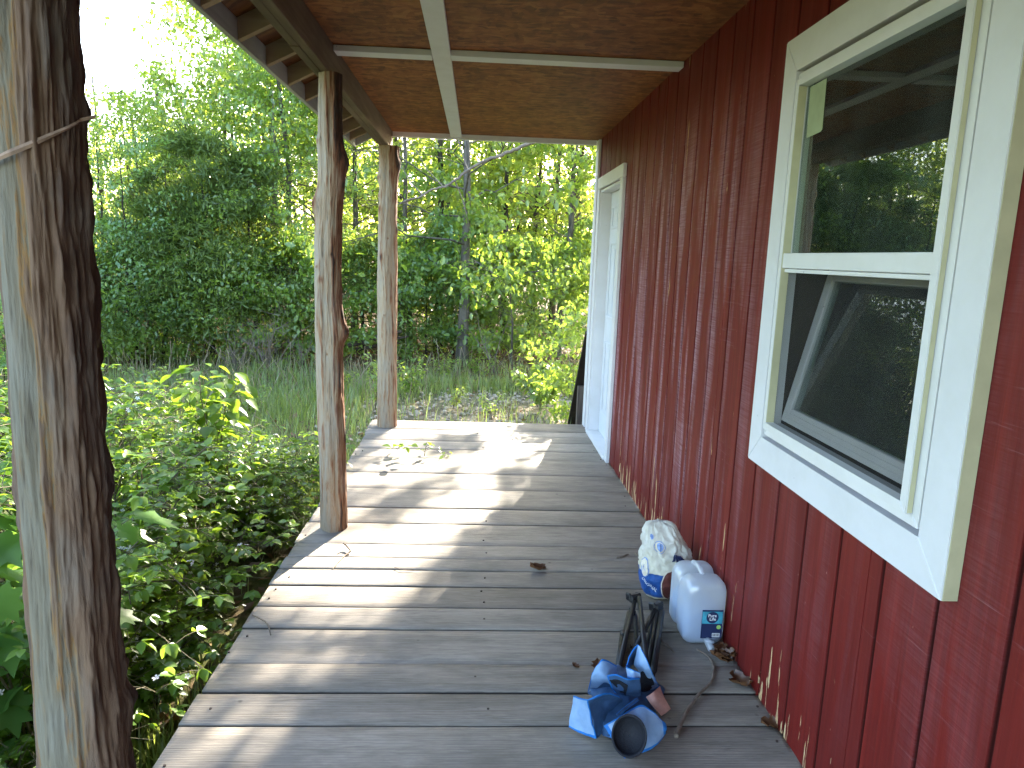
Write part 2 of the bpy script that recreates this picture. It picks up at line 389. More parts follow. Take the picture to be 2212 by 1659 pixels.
M = {}
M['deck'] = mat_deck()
M['log_near'] = mat_log("near_log", [(0.0, (0.175, 0.150, 0.108)), (0.18, (0.185, 0.145, 0.095)), (0.30, (0.25, 0.135, 0.048)), (0.42, (0.18, 0.112, 0.070)), (0.66, (0.16, 0.095, 0.060)), (1.0, (0.092, 0.056, 0.040))])
M['log'] = mat_log("peeled_log", [(0.0, (0.34, 0.28, 0.21)), (0.26, (0.33, 0.235, 0.15)), (0.46, (0.27, 0.15, 0.085)), (0.70, (0.19, 0.075, 0.038)), (1.0, (0.05, 0.030, 0.021))])
M['siding'] = mat_siding(); M['osb'] = mat_osb("strand_board"); M['osb_dark'] = mat_osb("old_roof_board", 0.62)
M['trim'] = mat_white("white_trim_paint", (0.64, 0.645, 0.665)); M['vinyl'] = mat_white("white_vinyl", (0.67, 0.675, 0.675), 0.32)
M['door'] = mat_white("white_door_paint", (0.60, 0.64, 0.69), 0.4)
M['beam'] = mat_wood("brown_lumber", (0.085, 0.055, 0.036), (0.15, 0.10, 0.07), (0.23, 0.17, 0.12), 1)
M['rafter'] = mat_wood("rafter_lumber", (0.24, 0.15, 0.10), (0.36, 0.25, 0.17), (0.45, 0.34, 0.24), 0)
M['fascia'] = mat_wood("fascia_board", (0.30, 0.29, 0.28), (0.42, 0.41, 0.40), (0.52, 0.51, 0.49), 1)
M['joist'] = mat_wood("joist_lumber", (0.05, 0.04, 0.03), (0.09, 0.075, 0.055), (0.13, 0.11, 0.08), 1)
M['darkboard'] = mat_wood("dark_plywood", (0.018, 0.014, 0.012), (0.035, 0.026, 0.02), (0.06, 0.045, 0.035), 0)
M['greywood'] = mat_wood("grey_timber", (0.07, 0.055, 0.045), (0.15, 0.12, 0.10), (0.24, 0.20, 0.17), 2)
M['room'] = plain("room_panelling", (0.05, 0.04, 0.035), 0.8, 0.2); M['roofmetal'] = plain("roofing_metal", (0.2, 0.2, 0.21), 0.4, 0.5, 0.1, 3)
M['glass'] = mat_glass(); M['ground'] = mat_ground()
M['sticker'] = plain("window_sticker_paper", (0.30, 0.35, 0.21), 0.6)
M['bark_grey'] = mat_bark("grey_bark", (0.05, 0.042, 0.034), (0.20, 0.175, 0.145)); M['bark_dark'] = mat_bark("dark_bark", (0.022, 0.017, 0.013), (0.085, 0.065, 0.05))
M['leaf_oak'] = mat_leaf("oak_leaf", (0.073, 0.141, 0.023), (0.164, 0.266, 0.045), (0.48, 0.64, 0.06), gloss=0.05)
M['leaf_yel'] = mat_leaf("young_leaf", (0.085, 0.175, 0.025), (0.192, 0.305, 0.047), (0.62, 0.72, 0.08), trans=0.58)
M['leaf_blue'] = mat_leaf("bluish_leaf", (0.062, 0.141, 0.041), (0.141, 0.254, 0.077), (0.36, 0.55, 0.08), gloss=0.06, trans=0.45)
M['leaf_cedar'] = mat_leaf("cedar_needle", (0.051, 0.090, 0.020), (0.119, 0.169, 0.038), (0.28, 0.36, 0.04), gloss=0.02, trans=0.32)
M['leaf_bramble'] = mat_leaf("bramble_leaf", (0.055, 0.125, 0.014), (0.125, 0.225, 0.028), (0.40, 0.58, 0.04), gloss=0.035, trans=0.42, rough=0.38)
M['leaf_lobed'] = mat_leaf("lobed_leaf", (0.05, 0.13, 0.025), (0.10, 0.21, 0.045), (0.26, 0.46, 0.05), gloss=0.03, trans=0.42, rough=0.38)
M['grass'] = mat_leaf("grass_blade", (0.11, 0.17, 0.035), (0.23, 0.29, 0.075), (0.42, 0.52, 0.09), gloss=0.05, trans=0.4)
M['straw'] = mat_leaf("dry_stalk", (0.22, 0.17, 0.10), (0.42, 0.34, 0.22), (0.40, 0.32, 0.18), gloss=0.03, trans=0.25)
M['petal'] = mat_leaf("white_petal", (0.72, 0.72, 0.74), (0.85, 0.85, 0.86), (0.8, 0.8, 0.8), gloss=0.02, trans=0.35)
M['cane'] = plain("bramble_cane", (0.10, 0.085, 0.045), 0.7, 0.3, 0.4, 12); M['twig'] = plain("grey_twig", (0.17, 0.135, 0.105), 0.85, 0.2, 0.45, 30, 0.4)
M['deadleaf'] = mat_leaf("dead_leaf", (0.085, 0.035, 0.016), (0.24, 0.115, 0.05), (0.22, 0.10, 0.04), gloss=0.04, trans=0.2)
M['chip'] = plain("pale_stone", (0.36, 0.30, 0.22), 0.9, 0.2, 0.45, 9)
M['steel'] = plain("black_painted_tube", (0.016, 0.017, 0.019), 0.42, 0.4, 0.3, 40); M['blackplastic'] = plain("black_plastic", (0.012, 0.012, 0.013), 0.4, 0.4)
# ------------------------------------------------------------------ ground
GZ = -0.5
def ground_z(x, y):
    x = np.asarray(x, float); y = np.asarray(y, float)
    P = np.stack([x * 0.22, y * 0.22, np.zeros_like(x)], -1)
    P2 = np.stack([x * 1.3, y * 1.3, np.zeros_like(x)], -1)
    return GZ + (fbm(P, 3, 3) - 0.5) * 0.35 + (fbm(P2, 9, 3) - 0.5) * 0.10 + 0.02 * np.clip(y - 14, 0, 60)
def gz(x, y): return float(ground_z(np.array([x]), np.array([y]))[0])
xs = np.concatenate([np.linspace(-220, -20, 26)[:-1], np.linspace(-20, 12, 161), np.linspace(12, 220, 27)[1:]])
ys = np.concatenate([np.linspace(-220, -8, 26)[:-1], np.linspace(-8, 26, 171), np.linspace(26, 260, 27)[1:]])
GX, GY = np.meshgrid(xs, ys); nxg, nyg = len(xs), len(ys)
V = np.stack([GX.ravel(), GY.ravel(), ground_z(GX.ravel(), GY.ravel())], -1)
ii, jj = np.meshgrid(np.arange(nyg - 1), np.arange(nxg - 1), indexing='ij'); a = (ii * nxg + jj).ravel()
tag(np_obj("ground", V, [np.stack([a, a + 1, a + nxg + 1, a + nxg], -1)], M['ground'], smooth=True), kind="structure")

# ------------------------------------------------------------------ cabin: siding, window, door
XW, YE = 0.99, 6.15                       # face of the long wall, far corner of the cabin
WY0, WY1, WZ0, WZ1 = 1.43, 2.26, 0.90, 2.005      # window opening
DY0, DY1, DZ1 = 5.05, 5.89, 1.99                  # door opening
cabin = thing("cabin", "red grooved wood cabin whose wall runs beside the weathered porch", "building", (XW, 0, 0))
def siding():
    mb = MB(); prof = []                   # (y, x) across the wall
    ygs = [1.166 + 0.2014 * k for k in range(-19, 25)]
    prof.append((-2.6, XW))
    for y in ygs:
        if -2.55 < y < YE - 0.03:
            for dy, dx in ((-0.0078, 0), (-0.0062, 0.0095), (0.0062, 0.0095), (0.0078, 0)): prof.append((y + dy, XW + dx))
    for y in (0.405, 1.627, 2.835, 4.045, 5.252):   # sheet joints
        for dy, dx in ((-0.0022, 0), (-0.0012, 0.004), (0.0012, 0.004), (0.0022, 0)): prof.append((y + dy, XW + dx))
    prof.append((YE, XW)); prof.sort()
    cuts = [WY0, WY1, DY0, DY1]; full = []
    for (ya, xa), (yb, xb) in zip(prof, prof[1:]):
        pts = [(ya, xa)] + [(c, xa + (xb - xa) * (c - ya) / (yb - ya)) for c in cuts if ya < c < yb] + [(yb, xb)]
        full += list(zip(pts, pts[1:]))
    for (ya, xa), (yb, xb) in full:
        if yb - ya < 1e-6: continue
        ym = (ya + yb) / 2
        if WY0 < ym < WY1: zz = [(-0.06, WZ0), (WZ1, 2.6)]
        elif DY0 < ym < DY1: zz = [(-0.06, -0.02), (DZ1, 2.6)]
        else: zz = [(-0.06, WZ0), (WZ0, WZ1), (WZ1, 2.6)]
        for z0, z1 in zz: mb.add([(xa, ya, z0), (xb, yb, z0), (xb, yb, z1), (xa, ya, z1)], [(0, 3, 2, 1)])
    return mb
siding().build("wall", M['siding'], cabin)
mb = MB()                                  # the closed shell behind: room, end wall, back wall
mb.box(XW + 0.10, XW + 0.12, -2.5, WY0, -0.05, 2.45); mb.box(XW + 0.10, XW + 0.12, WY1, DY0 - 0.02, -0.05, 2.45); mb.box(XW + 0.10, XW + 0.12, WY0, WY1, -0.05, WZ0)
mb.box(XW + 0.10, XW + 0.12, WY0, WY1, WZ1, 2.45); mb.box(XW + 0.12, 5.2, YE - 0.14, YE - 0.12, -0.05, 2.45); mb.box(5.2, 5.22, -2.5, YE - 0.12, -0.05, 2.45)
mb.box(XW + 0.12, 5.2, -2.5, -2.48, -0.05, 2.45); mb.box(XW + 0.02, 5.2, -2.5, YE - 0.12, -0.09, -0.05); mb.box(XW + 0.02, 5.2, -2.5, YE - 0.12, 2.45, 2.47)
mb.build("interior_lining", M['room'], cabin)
mb = MB(); mb.add([(XW, YE, -0.5), (5.4, YE, -0.5), (5.4, YE, 3.2), (3.2, YE, 4.2), (XW, YE, 3.2), (XW, YE - 0.1, -0.5), (5.4, YE - 0.1, -0.5), (5.4, YE - 0.1, 3.2), (3.2, YE - 0.1, 4.2), (XW, YE - 0.1, 3.2)], [(0, 1, 2, 3, 4), (5, 9, 8, 7, 6), (0, 5, 6, 1), (1, 6, 7, 2), (4, 9, 5, 0)])
mb.box(5.3, 5.4, -2.6, YE - 0.1, -0.5, 3.2); mb.box(XW + 0.002, 5.3, -2.6, -2.5, -0.5, 3.2)
mb.box(XW + 0.012, XW + 0.09, -2.5, YE - 0.11, -0.5, -0.10)
mb.build("end_wall", M['siding'], cabin)
# corner trim
mb = MB(); mb.box(XW - 0.024, XW - 0.001, 6.055, YE + 0.021, -0.05, 2.405, 0.003); mb.box(XW - 0.001, XW + 0.10, YE + 0.001, YE + 0.021, -0.5, 2.405, 0.003)
mb.build("corner_trim", M['trim'], cabin)
# door
door = MB(); X0 = XW + 0.07
door.box(X0, X0 + 0.044, DY0 + 0.022, DY1 - 0.022, 0.022, DZ1 - 0.022, 0.002).build("door", M['door'], cabin)
door = bpy.data.objects["door"]
for (ya, yb) in ((5.175, 5.43), (5.51, 5.765)):
    for (za, zb) in ((0.20, 0.80), (0.98, 1.58), (1.68, 1.86)):
        mb = MB(); t_ = 0.022
        for q in ((ya, yb, za, za + t_), (ya, yb, zb - t_, zb), (ya, ya + t_, za + t_, zb - t_), (yb - t_, yb, za + t_, zb - t_)): mb.box(X0 - 0.007, X0 - 0.0005, *q, 0.003)
        mb.box(X0 - 0.005, X0 - 0.0005, ya + 0.055, yb - 0.055, za + 0.055, zb - 0.055, 0.004)
        mb.build("door_panel", M['door'], door)
mb = MB(); kx = X0; mb.tube([(kx - 0.002, 5.13, 0.98), (kx - 0.012, 5.13, 0.98)], 0.032, 16); mb.tube([(kx - 0.012, 5.13, 0.98), (kx - 0.04, 5.13, 0.98)], 0.011, 10)
mb.tube([(kx - 0.036, 5.13, 0.98), (kx - 0.046, 5.13, 0.98), (kx - 0.062, 5.13, 0.98), (kx - 0.072, 5.13, 0.98)], [0.016, 0.026, 0.027, 0.012], 16)
mb.build("knob", plain("brass_knob", (0.35, 0.27, 0.12), 0.3, 0.5, metal=1.0), door, True)
mb = MB()                                  # casing, jambs and threshold
mb.box(XW - 0.026, XW - 0.001, DY0 - 0.095, DY0 - 0.006, -0.004, DZ1 + 0.006, 0.003); mb.box(XW - 0.026, XW - 0.001, DY1 + 0.006, DY1 + 0.095, -0.004, DZ1 + 0.006, 0.003)
mb.box(XW - 0.028, XW - 0.001, DY0 - 0.097, DY1 + 0.097, DZ1 + 0.0075, DZ1 + 0.097, 0.003)
mb.box(XW - 0.012, X0 + 0.05, DY0 + 0.001, DY0 + 0.020, 0.021, DZ1 - 0.021); mb.box(XW - 0.012, X0 + 0.05, DY1 - 0.020, DY1 - 0.001, 0.021, DZ1 - 0.021); mb.box(XW - 0.012, X0 + 0.05, DY0 + 0.001, DY1 - 0.001, DZ1 - 0.020, DZ1 - 0.001)
mb.build("door_frame", M['trim'], cabin)
mb = MB(); mb.box(XW - 0.035, X0 + 0.05, DY0 + 0.001, DY1 - 0.001, -0.015, 0.020, 0.004); mb.build("threshold", M['vinyl'], cabin)

# window: mitred casing, vinyl frame, fixed upper pane, lower sash tipped into the room
win = bpy.data.objects.new("window", None); col.objects.link(win); win.parent = cabin; ORG["window"] = ORG["cabin"]
def ring(mb, x0, x1, oy0, oy1, oz0, oz1, iy0, iy1, iz0, iz1):
    O = [(oy0, oz0), (oy1, oz0), (oy1, oz1), (oy0, oz1)]; I = [(iy0, iz0), (iy1, iz0), (iy1, iz1), (iy0, iz1)]
    for k in range(4):                      # four mitred lengths, each its own solid with a hairline joint
        k2 = (k + 1) % 4; g = 0.0006; sl_ = [O[k], O[k2], I[k2], I[k]]; c_ = np.mean(sl_, 0)
        q = [tuple(np.array(p) + (c_ - np.array(p)) / np.linalg.norm(c_ - np.array(p)) * g) for p in sl_]; b = 0.0025
        q2 = [tuple(np.array(p) + (c_ - np.array(p)) / np.linalg.norm(c_ - np.array(p)) * b * 1.3) for p in q]
        v = [(x1, *p) for p in q] + [(x0 + b, *p) for p in q] + [(x0, *p) for p in q2]
        f = [(3, 2, 1, 0), (8, 9, 10, 11)] + [(i + o, (i + 1) % 4 + o, (i + 1) % 4 + 4 + o, i + 4 + o) for o in (0, 4) for i in range(4)]
        mb.add(v, f)
    return mb
ring(MB(), 0.955, 0.9895, 1.312, 2.364, 0.783, 2.131, 1.408, 2.272, 0.881, 2.026).build("trim", M['trim'], win)
mb = MB(); ring(mb, 0.960, 0.9965, 1.420, 2.262, 0.893, 2.014, 1.446, 2.240, 0.918, 1.990)
ring(mb, 0.944, 0.9960, 1.4465, 2.2395, 0.9185, 1.9895, 1.470, 2.222, 0.940, 1.972)
mb.build("window_frame", M['vinyl'], win)
mb = MB(); ring(mb, 0.9975, 1.10, 1.412, 2.270, 0.885, 2.022, 1.432, 2.256, 0.903, 2.003); mb.build("rough_jamb", M['joist'], win)
mb = MB(); mb.box(0.9700, 0.9704, 1.4715, 2.2205, 0.9415, 1.4205); mb.build("insect_screen", mat_screen(), win)
mb = MB(); mb.box(0.948, 1.0, 1.471, 2.221, 1.434, 1.480, 0.002); mb.box(0.956, 1.0, 1.471, 2.221, 1.4215, 1.4325, 0.001); mb.build("meeting_rail", M['vinyl'], win)
mb = MB(); mb.box(0.9745, 0.9785, 1.472, 2.220, 1.4815, 1.9705); mb.box(0.9905, 0.9945, 1.472, 2.220, 1.4815, 1.9705); mb.build("upper_pane", M['glass'], win)
TH = R(12.3); MT = Matrix.Translation((1.004, 0, 0.948)) @ Matrix.Rotation(TH, 4, 'Y')
mb = MB(); sh = 0.50
for q in ((1.478, 1.520, 0.002, sh), (2.172, 2.214, 0.002, sh), (1.5205, 2.1715, 0.002, 0.050), (1.5205, 2.1715, sh - 0.038, sh)): mb.box(-0.014, 0.018, q[0], q[1], q[2], q[3], 0.002, M=MT)
for zz in (0.014, 0.030): mb.box(-0.0165, -0.0135, 1.5215, 2.1705, zz, zz + 0.004, M=MT)
mb.build("lower_sash", M['vinyl'], win); sash = bpy.data.objects["lower_sash"]
mb = MB(); mb.box(-0.004, 0.000, 1.519, 2.173, 0.049, sh - 0.037, M=MT); mb.box(0.009, 0.013, 1.519, 2.173, 0.049, sh - 0.037, M=MT); mb.build("pane", M['glass'], sash)
def zs(px, py, x): return (x, *at((1900 + px / 1.843) / 1.3888, (py / 1.843) / 1.3888, 0, x)[1:])
sp_ = [(980, 482), (1070, 432), (1045, 715), (1036, 728), (958, 764)]
mb = MB(); mb.add([zs(*q, .9738) for q in sp_] + [zs(*q, .9732) for q in sp_], [(0, 1, 2, 3, 4), (9, 8, 7, 6, 5)] + [(i, i + 5, (i + 1) % 5 + 5, (i + 1) % 5) for i in range(5)])
mb.build("sticker", M['sticker'], win)

M['almond'] = plain("almond_edge", (0.46, 0.43, 0.27), 0.5, 0.4, 0.12, 12)
for q in ((0.958, 0.989, 1.3092, 1.3116, 0.784, 2.130), (0.948, 0.958, 1.4440, 1.4462, 0.921, 1.988), (0.946, 0.970, 2.2188, 2.2218, 0.942, 1.970)):
    mb = MB(); mb.box(*q); mb.build("frame_edge", M['almond'], win)
# ------------------------------------------------------------------ porch roof
proof = thing("porch_roof", "low porch roof of brown strand board panels on a heavy beam", "porch roof", (0.1, 2.5, 2.41))
mb = MB(); mb.box(-0.714, XW - 0.002, -2.4, 6.146, 2.410, 2.421); mb.build("ceiling", M['osb'], proof)
mb = MB(); mb.box(-0.243, -0.153, -2.4, 6.145, 2.386, 2.409, 0.002); mb.build("batten", M['trim'], proof)
for (y0, y1) in ((3.695, 3.785), (1.255, 1.345)):
    mb = MB(); mb.box(-0.712, -0.245, y0, y1, 2.380, 2.4085, 0.002); mb.box(-0.151, 0.985, y0 - 0.012, y1 - 0.012, 2.380, 2.4085, 0.002); mb.build("batten", M['trim'], proof)
mb = MB(); mb.box(-0.714, 0.963, 6.1475, 6.186, 2.372, 2.452, 0.002); mb.build("end_trim", M['trim'], proof)
mb = MB(); mb.box(-0.753, -0.715, -2.4, 6.183, 2.262, 2.520, 0.003); mb.box(-0.796, -0.756, -2.4, 3.20, 2.266, 2.470, 0.003); mb.box(-0.796, -0.756, 3.203, 6.180, 2.263, 2.470, 0.003); mb.build("beam", M['beam'], proof)
rz = lambda x: 2.292 + 0.5 * (x + 1.02)
yr = [y for y in (-1.99, -1.58, -1.17, -0.77, -0.36, 0.04, 0.44, 0.85, 1.25, 1.65, 2.05, 2.46, 2.86, 3.27, 3.68, 4.07, 4.46, 4.86, 5.25, 5.64, 5.93)]
for y in yr:
    mb = MB(); a0, a1 = -1.02, -0.798
    v = [(x, yy, z + dz) for yy in (y - 0.019, y + 0.019) for (x, z) in ((a0, rz(a0)), (a1, rz(a1))) for dz in (0, 0.088)]
    mb.add(v, [(0, 1, 3, 2), (4, 6, 7, 5), (0, 2, 6, 4), (1, 5, 7, 3), (0, 4, 5, 1), (2, 3, 7, 6)]); mb.build("rafter", M['rafter'], proof)
mb = MB(); v = [(x, y, rz(x) + dz) for dz in (0.090, 0.104) for y in (-2.4, 6.215) for x in (-1.05, 3.2)]
mb.add(v, [(0, 2, 3, 1), (4, 5, 7, 6), (0, 1, 5, 4), (2, 6, 7, 3), (0, 4, 6, 2), (1, 3, 7, 5)]); mb.build("roof_board", M['osb_dark'], proof)
mb = MB(); v = [(x, y, rz(min(x, 6.42 - x)) + dz) for dz in (0.106, 0.112) for y in (-2.45, 6.26) for x in (-1.09, 3.21, 5.7)]
mb.add(v, [(0, 3, 4, 1), (1, 4, 5, 2), (6, 7, 10, 9), (7, 8, 11, 10), (0, 1, 7, 6), (1, 2, 8, 7), (3, 9, 10, 4), (4, 10, 11, 5), (0, 6, 9, 3), (2, 5, 11, 8)]); mb.build("metal_sheeting", M['roofmetal'], proof)
mb = MB(); mb.box(-1.044, -1.0205, -2.4, 3.268, 2.284, 2.378, 0.002); mb.box(-1.044, -1.0205, 3.2715, 6.214, 2.286, 2.378, 0.002); mb.build("fascia", M['fascia'], proof)
mb = MB(); ya, yb = 6.187, 6.213
v = [(x, y, z) for y in (ya, yb) for (x, z) in ((-1.020, rz(-1.02)), (-0.80, 2.402), (0.96, 2.454), (0.96, rz(0.96) + 0.085), (-1.020, rz(-1.02) + 0.088))]
mb.add(v, [(0, 1, 2, 3, 4), (9, 8, 7, 6, 5)] + [(i, i + 5, (i + 1) % 5 + 5, (i + 1) % 5) for i in range(5)]); mb.build("gable_board", M['fascia'], proof)

# ------------------------------------------------------------------ porch deck
deck = thing("porch_deck", "weathered grey plank porch floor with open gaps between boards", "deck", (0, 3, 0))
gaps = [-1.05, -0.80, -0.56, -0.31, -0.12, 0.10, 0.34, 0.57, 0.80, 1.02, 1.27, 1.50, 1.755, 2.015, 2.186, 2.353, 2.596, 2.772, 2.967, 3.133, 3.261, 3.425, 3.716, 3.959, 4.300, 4.624, 4.979, 5.232, 5.478, 5.662, 5.846, 6.150]
wide = {2.186: .010, 2.596: .008, 2.772: .007, 2.967: .008, 3.425: .004, 3.716: .010, 3.959: .012, 4.624: .008, 5.232: .006, 2.353: .0015, 4.3: .003, 2.015: .004, 5.662: .004}
Vs = []; Fs = []; nb = 0; nx = 90; tx = np.linspace(0, 1, nx)
for k, (ya, yb) in enumerate(zip(gaps, gaps[1:])):
    ga = wide.get(ya, .005) * .62; gb = wide.get(yb, .005) * .62
    x0 = -0.866 + rng.uniform(-.012, .010); x1 = XW + 0.004
    x = x0 + (x1 - x0) * tx; sk = (x - 0.03) * (0.006 if ya > 1.5 else 0.004)
    def wob(s, am): return (fbm(np.stack([x * 1.6 + s * 9.1, np.full(nx, s * 3.3), np.zeros(nx)], -1), 5, 4) - .5) * am
    lo = ya + ga + wob(k, .010) + (wob(k + 50, .006)) + sk * 0; hi = yb - gb + wob(k + 1, .010) - (wob(k + 90, .006)) + sk * 0
    lev = rng.uniform(-.002, .002); cup = rng.uniform(-.0008, .0012); bw = wob(k + 200, .003); r_ = .0035
    rows = [(lo, -0.040), (lo, -r_), (lo + .0015, -r_ * .4), (lo + r_, 0.0)] + [(lo + (hi - lo) * q, cup * (1 - (2 * q - 1) ** 2)) for q in (.25, .5, .75)] + [(hi - r_, 0.0), (hi - .0015, -r_ * .4), (hi, -r_), (hi, -0.040)]
    G = np.stack([np.stack([x, np.broadcast_to(yy, (nx,)), np.full(nx, zz) + lev + (bw if zz > -.03 else 0)], -1) for yy, zz in rows], 0)
    nr = len(rows); base = nb; Vs.append(G.reshape(-1, 3)); nb += nr * nx
    i_, j_ = np.meshgrid(np.arange(nr - 1), np.arange(nx - 1), indexing='ij'); q = (base + i_ * nx + j_).ravel()
    Fs.append(np.stack([q, q + 1, q + nx + 1, q + nx], -1))
    i_ = np.arange(nr // 2); L = base + i_[:-1] * nx
    cap = []
    for e in (0, nx - 1):
        for i in range(nr // 2):
            u0 = base + i * nx + e; u1 = base + (i + 1) * nx + e; w0 = base + (nr - 1 - i) * nx + e; w1 = base + (nr - 2 - i) * nx + e
            if u1 != w1: cap.append((u0, u1, w1, w0) if e == 0 else (u0, w0, w1, u1))
    Fs.append(np.array(cap))
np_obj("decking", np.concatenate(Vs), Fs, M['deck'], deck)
mb = MB()
for ya, yb in zip(gaps[12:], gaps[13:]):
    for xj in (-0.82, 0.07, 0.958):
        for f in ((.28, .72) if yb - ya > .19 else (.5,)):
            if rng.random() < .5: continue
            cx_, cy_ = xj + rng.uniform(-.04, .022), ya + (yb - ya) * (f + rng.uniform(-.08, .08)); mb.tube([(cx_, cy_, -.004), (cx_, cy_, .0016 + .0012)], .0042, 8)
tag(mb.build("nail_heads", plain("rusty_nail", (0.045, 0.03, 0.024), 0.7, 0.4), deck), kind="stuff")
mb = MB(); mb.box(-0.838, -0.80, -1.04, 6.12, -0.235, -0.046); mb.box(0.94, 0.978, -1.04, 6.12, -0.235, -0.046); mb.box(0.05, 0.09, -1.04, 6.12, -0.235, -0.046); mb.box(-0.799, 0.049, 6.08, 6.118, -0.235, -0.046); mb.box(0.091, 0.939, 6.08, 6.118, -0.235, -0.046)
mb.build("floor_frame", M['joist'], deck)
mb = MB()
for px in (-0.82, 0.96):
    for py in (1.35, 3.635, 6.0): mb = MB(); mb.box(px - 0.06, px + 0.06, py - 0.06, py + 0.06, -0.85, -0.237); mb.build("foundation_post", M['joist'], deck)

# ------------------------------------------------------------------ log posts
def log_post(label, cx, cy, prof, knots, seed, mat, barkf, z0=0.0, z1=2.262, nt_=150, nz_=420, rough=0.006):
    root = thing("log_post", label, "porch post", (cx, cy, z0), "peeled log posts holding up the porch roof")
    zz = np.linspace(z0 - 0.02, z1, nz_); th = np.linspace(0, 2 * math.pi, nt_, endpoint=False)
    Z, T = np.meshgrid(zz, th, indexing='ij'); pz, pr, pu, pv = np.array(prof).T
    vd = np.array([cx, cy]) / math.hypot(cx, cy); sd = np.array([vd[1], -vd[0]])     # away from and across the view from the porch
    rr = np.interp(Z, pz, pr); off = np.interp(zz, pz, pu)
    P = np.stack([np.cos(T) * 1.2, np.sin(T) * 1.2, Z * 0.9], -1).reshape(-1, 3)
    F = np.stack([np.cos(T) * 4.6, np.sin(T) * 4.6, Z * 3.6], -1).reshape(-1, 3); F2 = np.stack([np.cos(T) * 15, np.sin(T) * 15, Z * 8.0], -1).reshape(-1, 3)
    sh_ = Z.shape
    low = (fbm(P, seed, 3) - .5).reshape(sh_); mid = (fbm(F, seed + 3, 4) - .5).reshape(sh_); fin = (fbm(F2, seed + 7, 3) - .5).reshape(sh_)
    U = np.cos(T - math.atan2(sd[1], sd[0]))          # -1 left edge .. 1 right edge as seen from the porch
    front = np.cos(T - math.atan2(-vd[1], -vd[0]))
    rad = rr + low * 0.026 + mid * 0.014 + fin * rough
    kn = np.zeros(sh_)
    for (kz, ku, kf, amp, sg, sz) in knots:
        ang = math.atan2(ku, kf); A = np.arctan2(U, front); d = (A - ang + math.pi) % (2 * math.pi) - math.pi
        g = np.exp(-(d * rr / sg) ** 2 - ((Z - kz) / sz) ** 2); rad = rad + amp * g
        kn = np.maximum(kn, np.exp(-((d * rr / (sg * .55)) ** 2 + ((Z - kz) / (sz * .45)) ** 2)) * (1 if amp > 0 else 1.2))
    bark = barkf(U, front, Z, mid, fin, low) + kn * 0.55
    if mat is M['log_near']: rad = rad + smooth01(bark, .45, .8) * 0.006 + smooth01(bark, .6, .95) * np.maximum(fin, 0) * 0.035
    X = cx + np.cos(T) * rad + (off * sd[0])[:, None]; Y = cy + np.sin(T) * rad + (off * sd[1])[:, None]
    V = np.stack([X, Y, Z], -1).reshape(-1, 3); ncol = nt_
    i_, j_ = np.meshgrid(np.arange(nz_ - 1), np.arange(nt_), indexing='ij'); a = i_ * ncol + j_; b = i_ * ncol + (j_ + 1) % ncol
    cap0 = np.array([[j, (j + 1) % nt_, nt_ * nz_] for j in range(nt_)])[:, ::-1]; cap1 = np.array([[(nz_ - 1) * nt_ + j, (nz_ - 1) * nt_ + (j + 1) % nt_, nt_ * nz_ + 1] for j in range(nt_)])
    V = np.concatenate([V, [[cx + off[0] * sd[0], cy + off[0] * sd[1], zz[0]], [cx + off[-1] * sd[0], cy + off[-1] * sd[1], zz[-1]]]])
    bk = np.concatenate([bark.ravel(), [0.3, 0.3]])
    np_obj("trunk", V, [np.stack([a, b, b + ncol, a + ncol], -1).reshape(-1, 4), cap0, cap1], mat, root, True, {'bark': np.clip(bk, 0, 1)})
    return root
def near_bark(U, fr, Z, mid, fin, low):
    edge = np.interp(Z, [0.0, 0.35, 0.8, 1.2, 1.6, 2.0], [-.18, -.25, -.50, -.62, -.66, -.62])
    d = U - edge + mid * 0.75 + fin * 0.35
    b = np.where(fr > 0, np.interp(d, [-.12, .06, .22, .75, 1.5], [0, .27, .48, .66, .95]), 0.75)
    b = b + np.where((Z > 1.25) & (Z < 2.05), smooth01(U + low * 2, -.1, .5) * .3, 0)
    return np.clip(b + mid * 0.35, 0, 1)
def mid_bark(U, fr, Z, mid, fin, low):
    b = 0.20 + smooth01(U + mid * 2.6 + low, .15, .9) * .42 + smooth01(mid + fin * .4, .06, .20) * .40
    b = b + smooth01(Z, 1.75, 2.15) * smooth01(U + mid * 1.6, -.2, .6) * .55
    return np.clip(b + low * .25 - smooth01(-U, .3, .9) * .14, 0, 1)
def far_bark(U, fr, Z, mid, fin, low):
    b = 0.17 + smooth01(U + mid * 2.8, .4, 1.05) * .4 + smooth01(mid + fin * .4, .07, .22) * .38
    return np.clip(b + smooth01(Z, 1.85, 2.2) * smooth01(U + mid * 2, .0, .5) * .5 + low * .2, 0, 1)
near = log_post("nearest and thickest log porch post, pale on one side and dark barked on the other", -0.762, 1.335,
    [(-.1, .079, .010, 0), (.35, .073, .002, 0), (.75, .066, -.002, 0), (1.2, .063, -.002, 0), (1.6, .061, .0, 0), (1.86, .061, .003, 0), (2.0, .064, .008, 0), (2.10, .074, .016, 0), (2.262, .082, .02, 0)],
    [(1.02, .98, .15, .007, .02, .035), (.74, .98, .15, .010, .02, .04), (.60, .98, .1, .008, .018, .02), (.53, .97, .2, .016, .022, .03), (.40, .2, .98, .004, .02, .02), (2.06, 1, .1, .012, .03, .05), (1.66, .97, .2, .006, .012, .02), (1.55, .97, .2, .007, .015, .02)],
    11, M['log_near'], near_bark, nz_=700, nt_=200)
v = []                                     # a strip of bast peeled across the front of the near post
mb = MB(); G = []
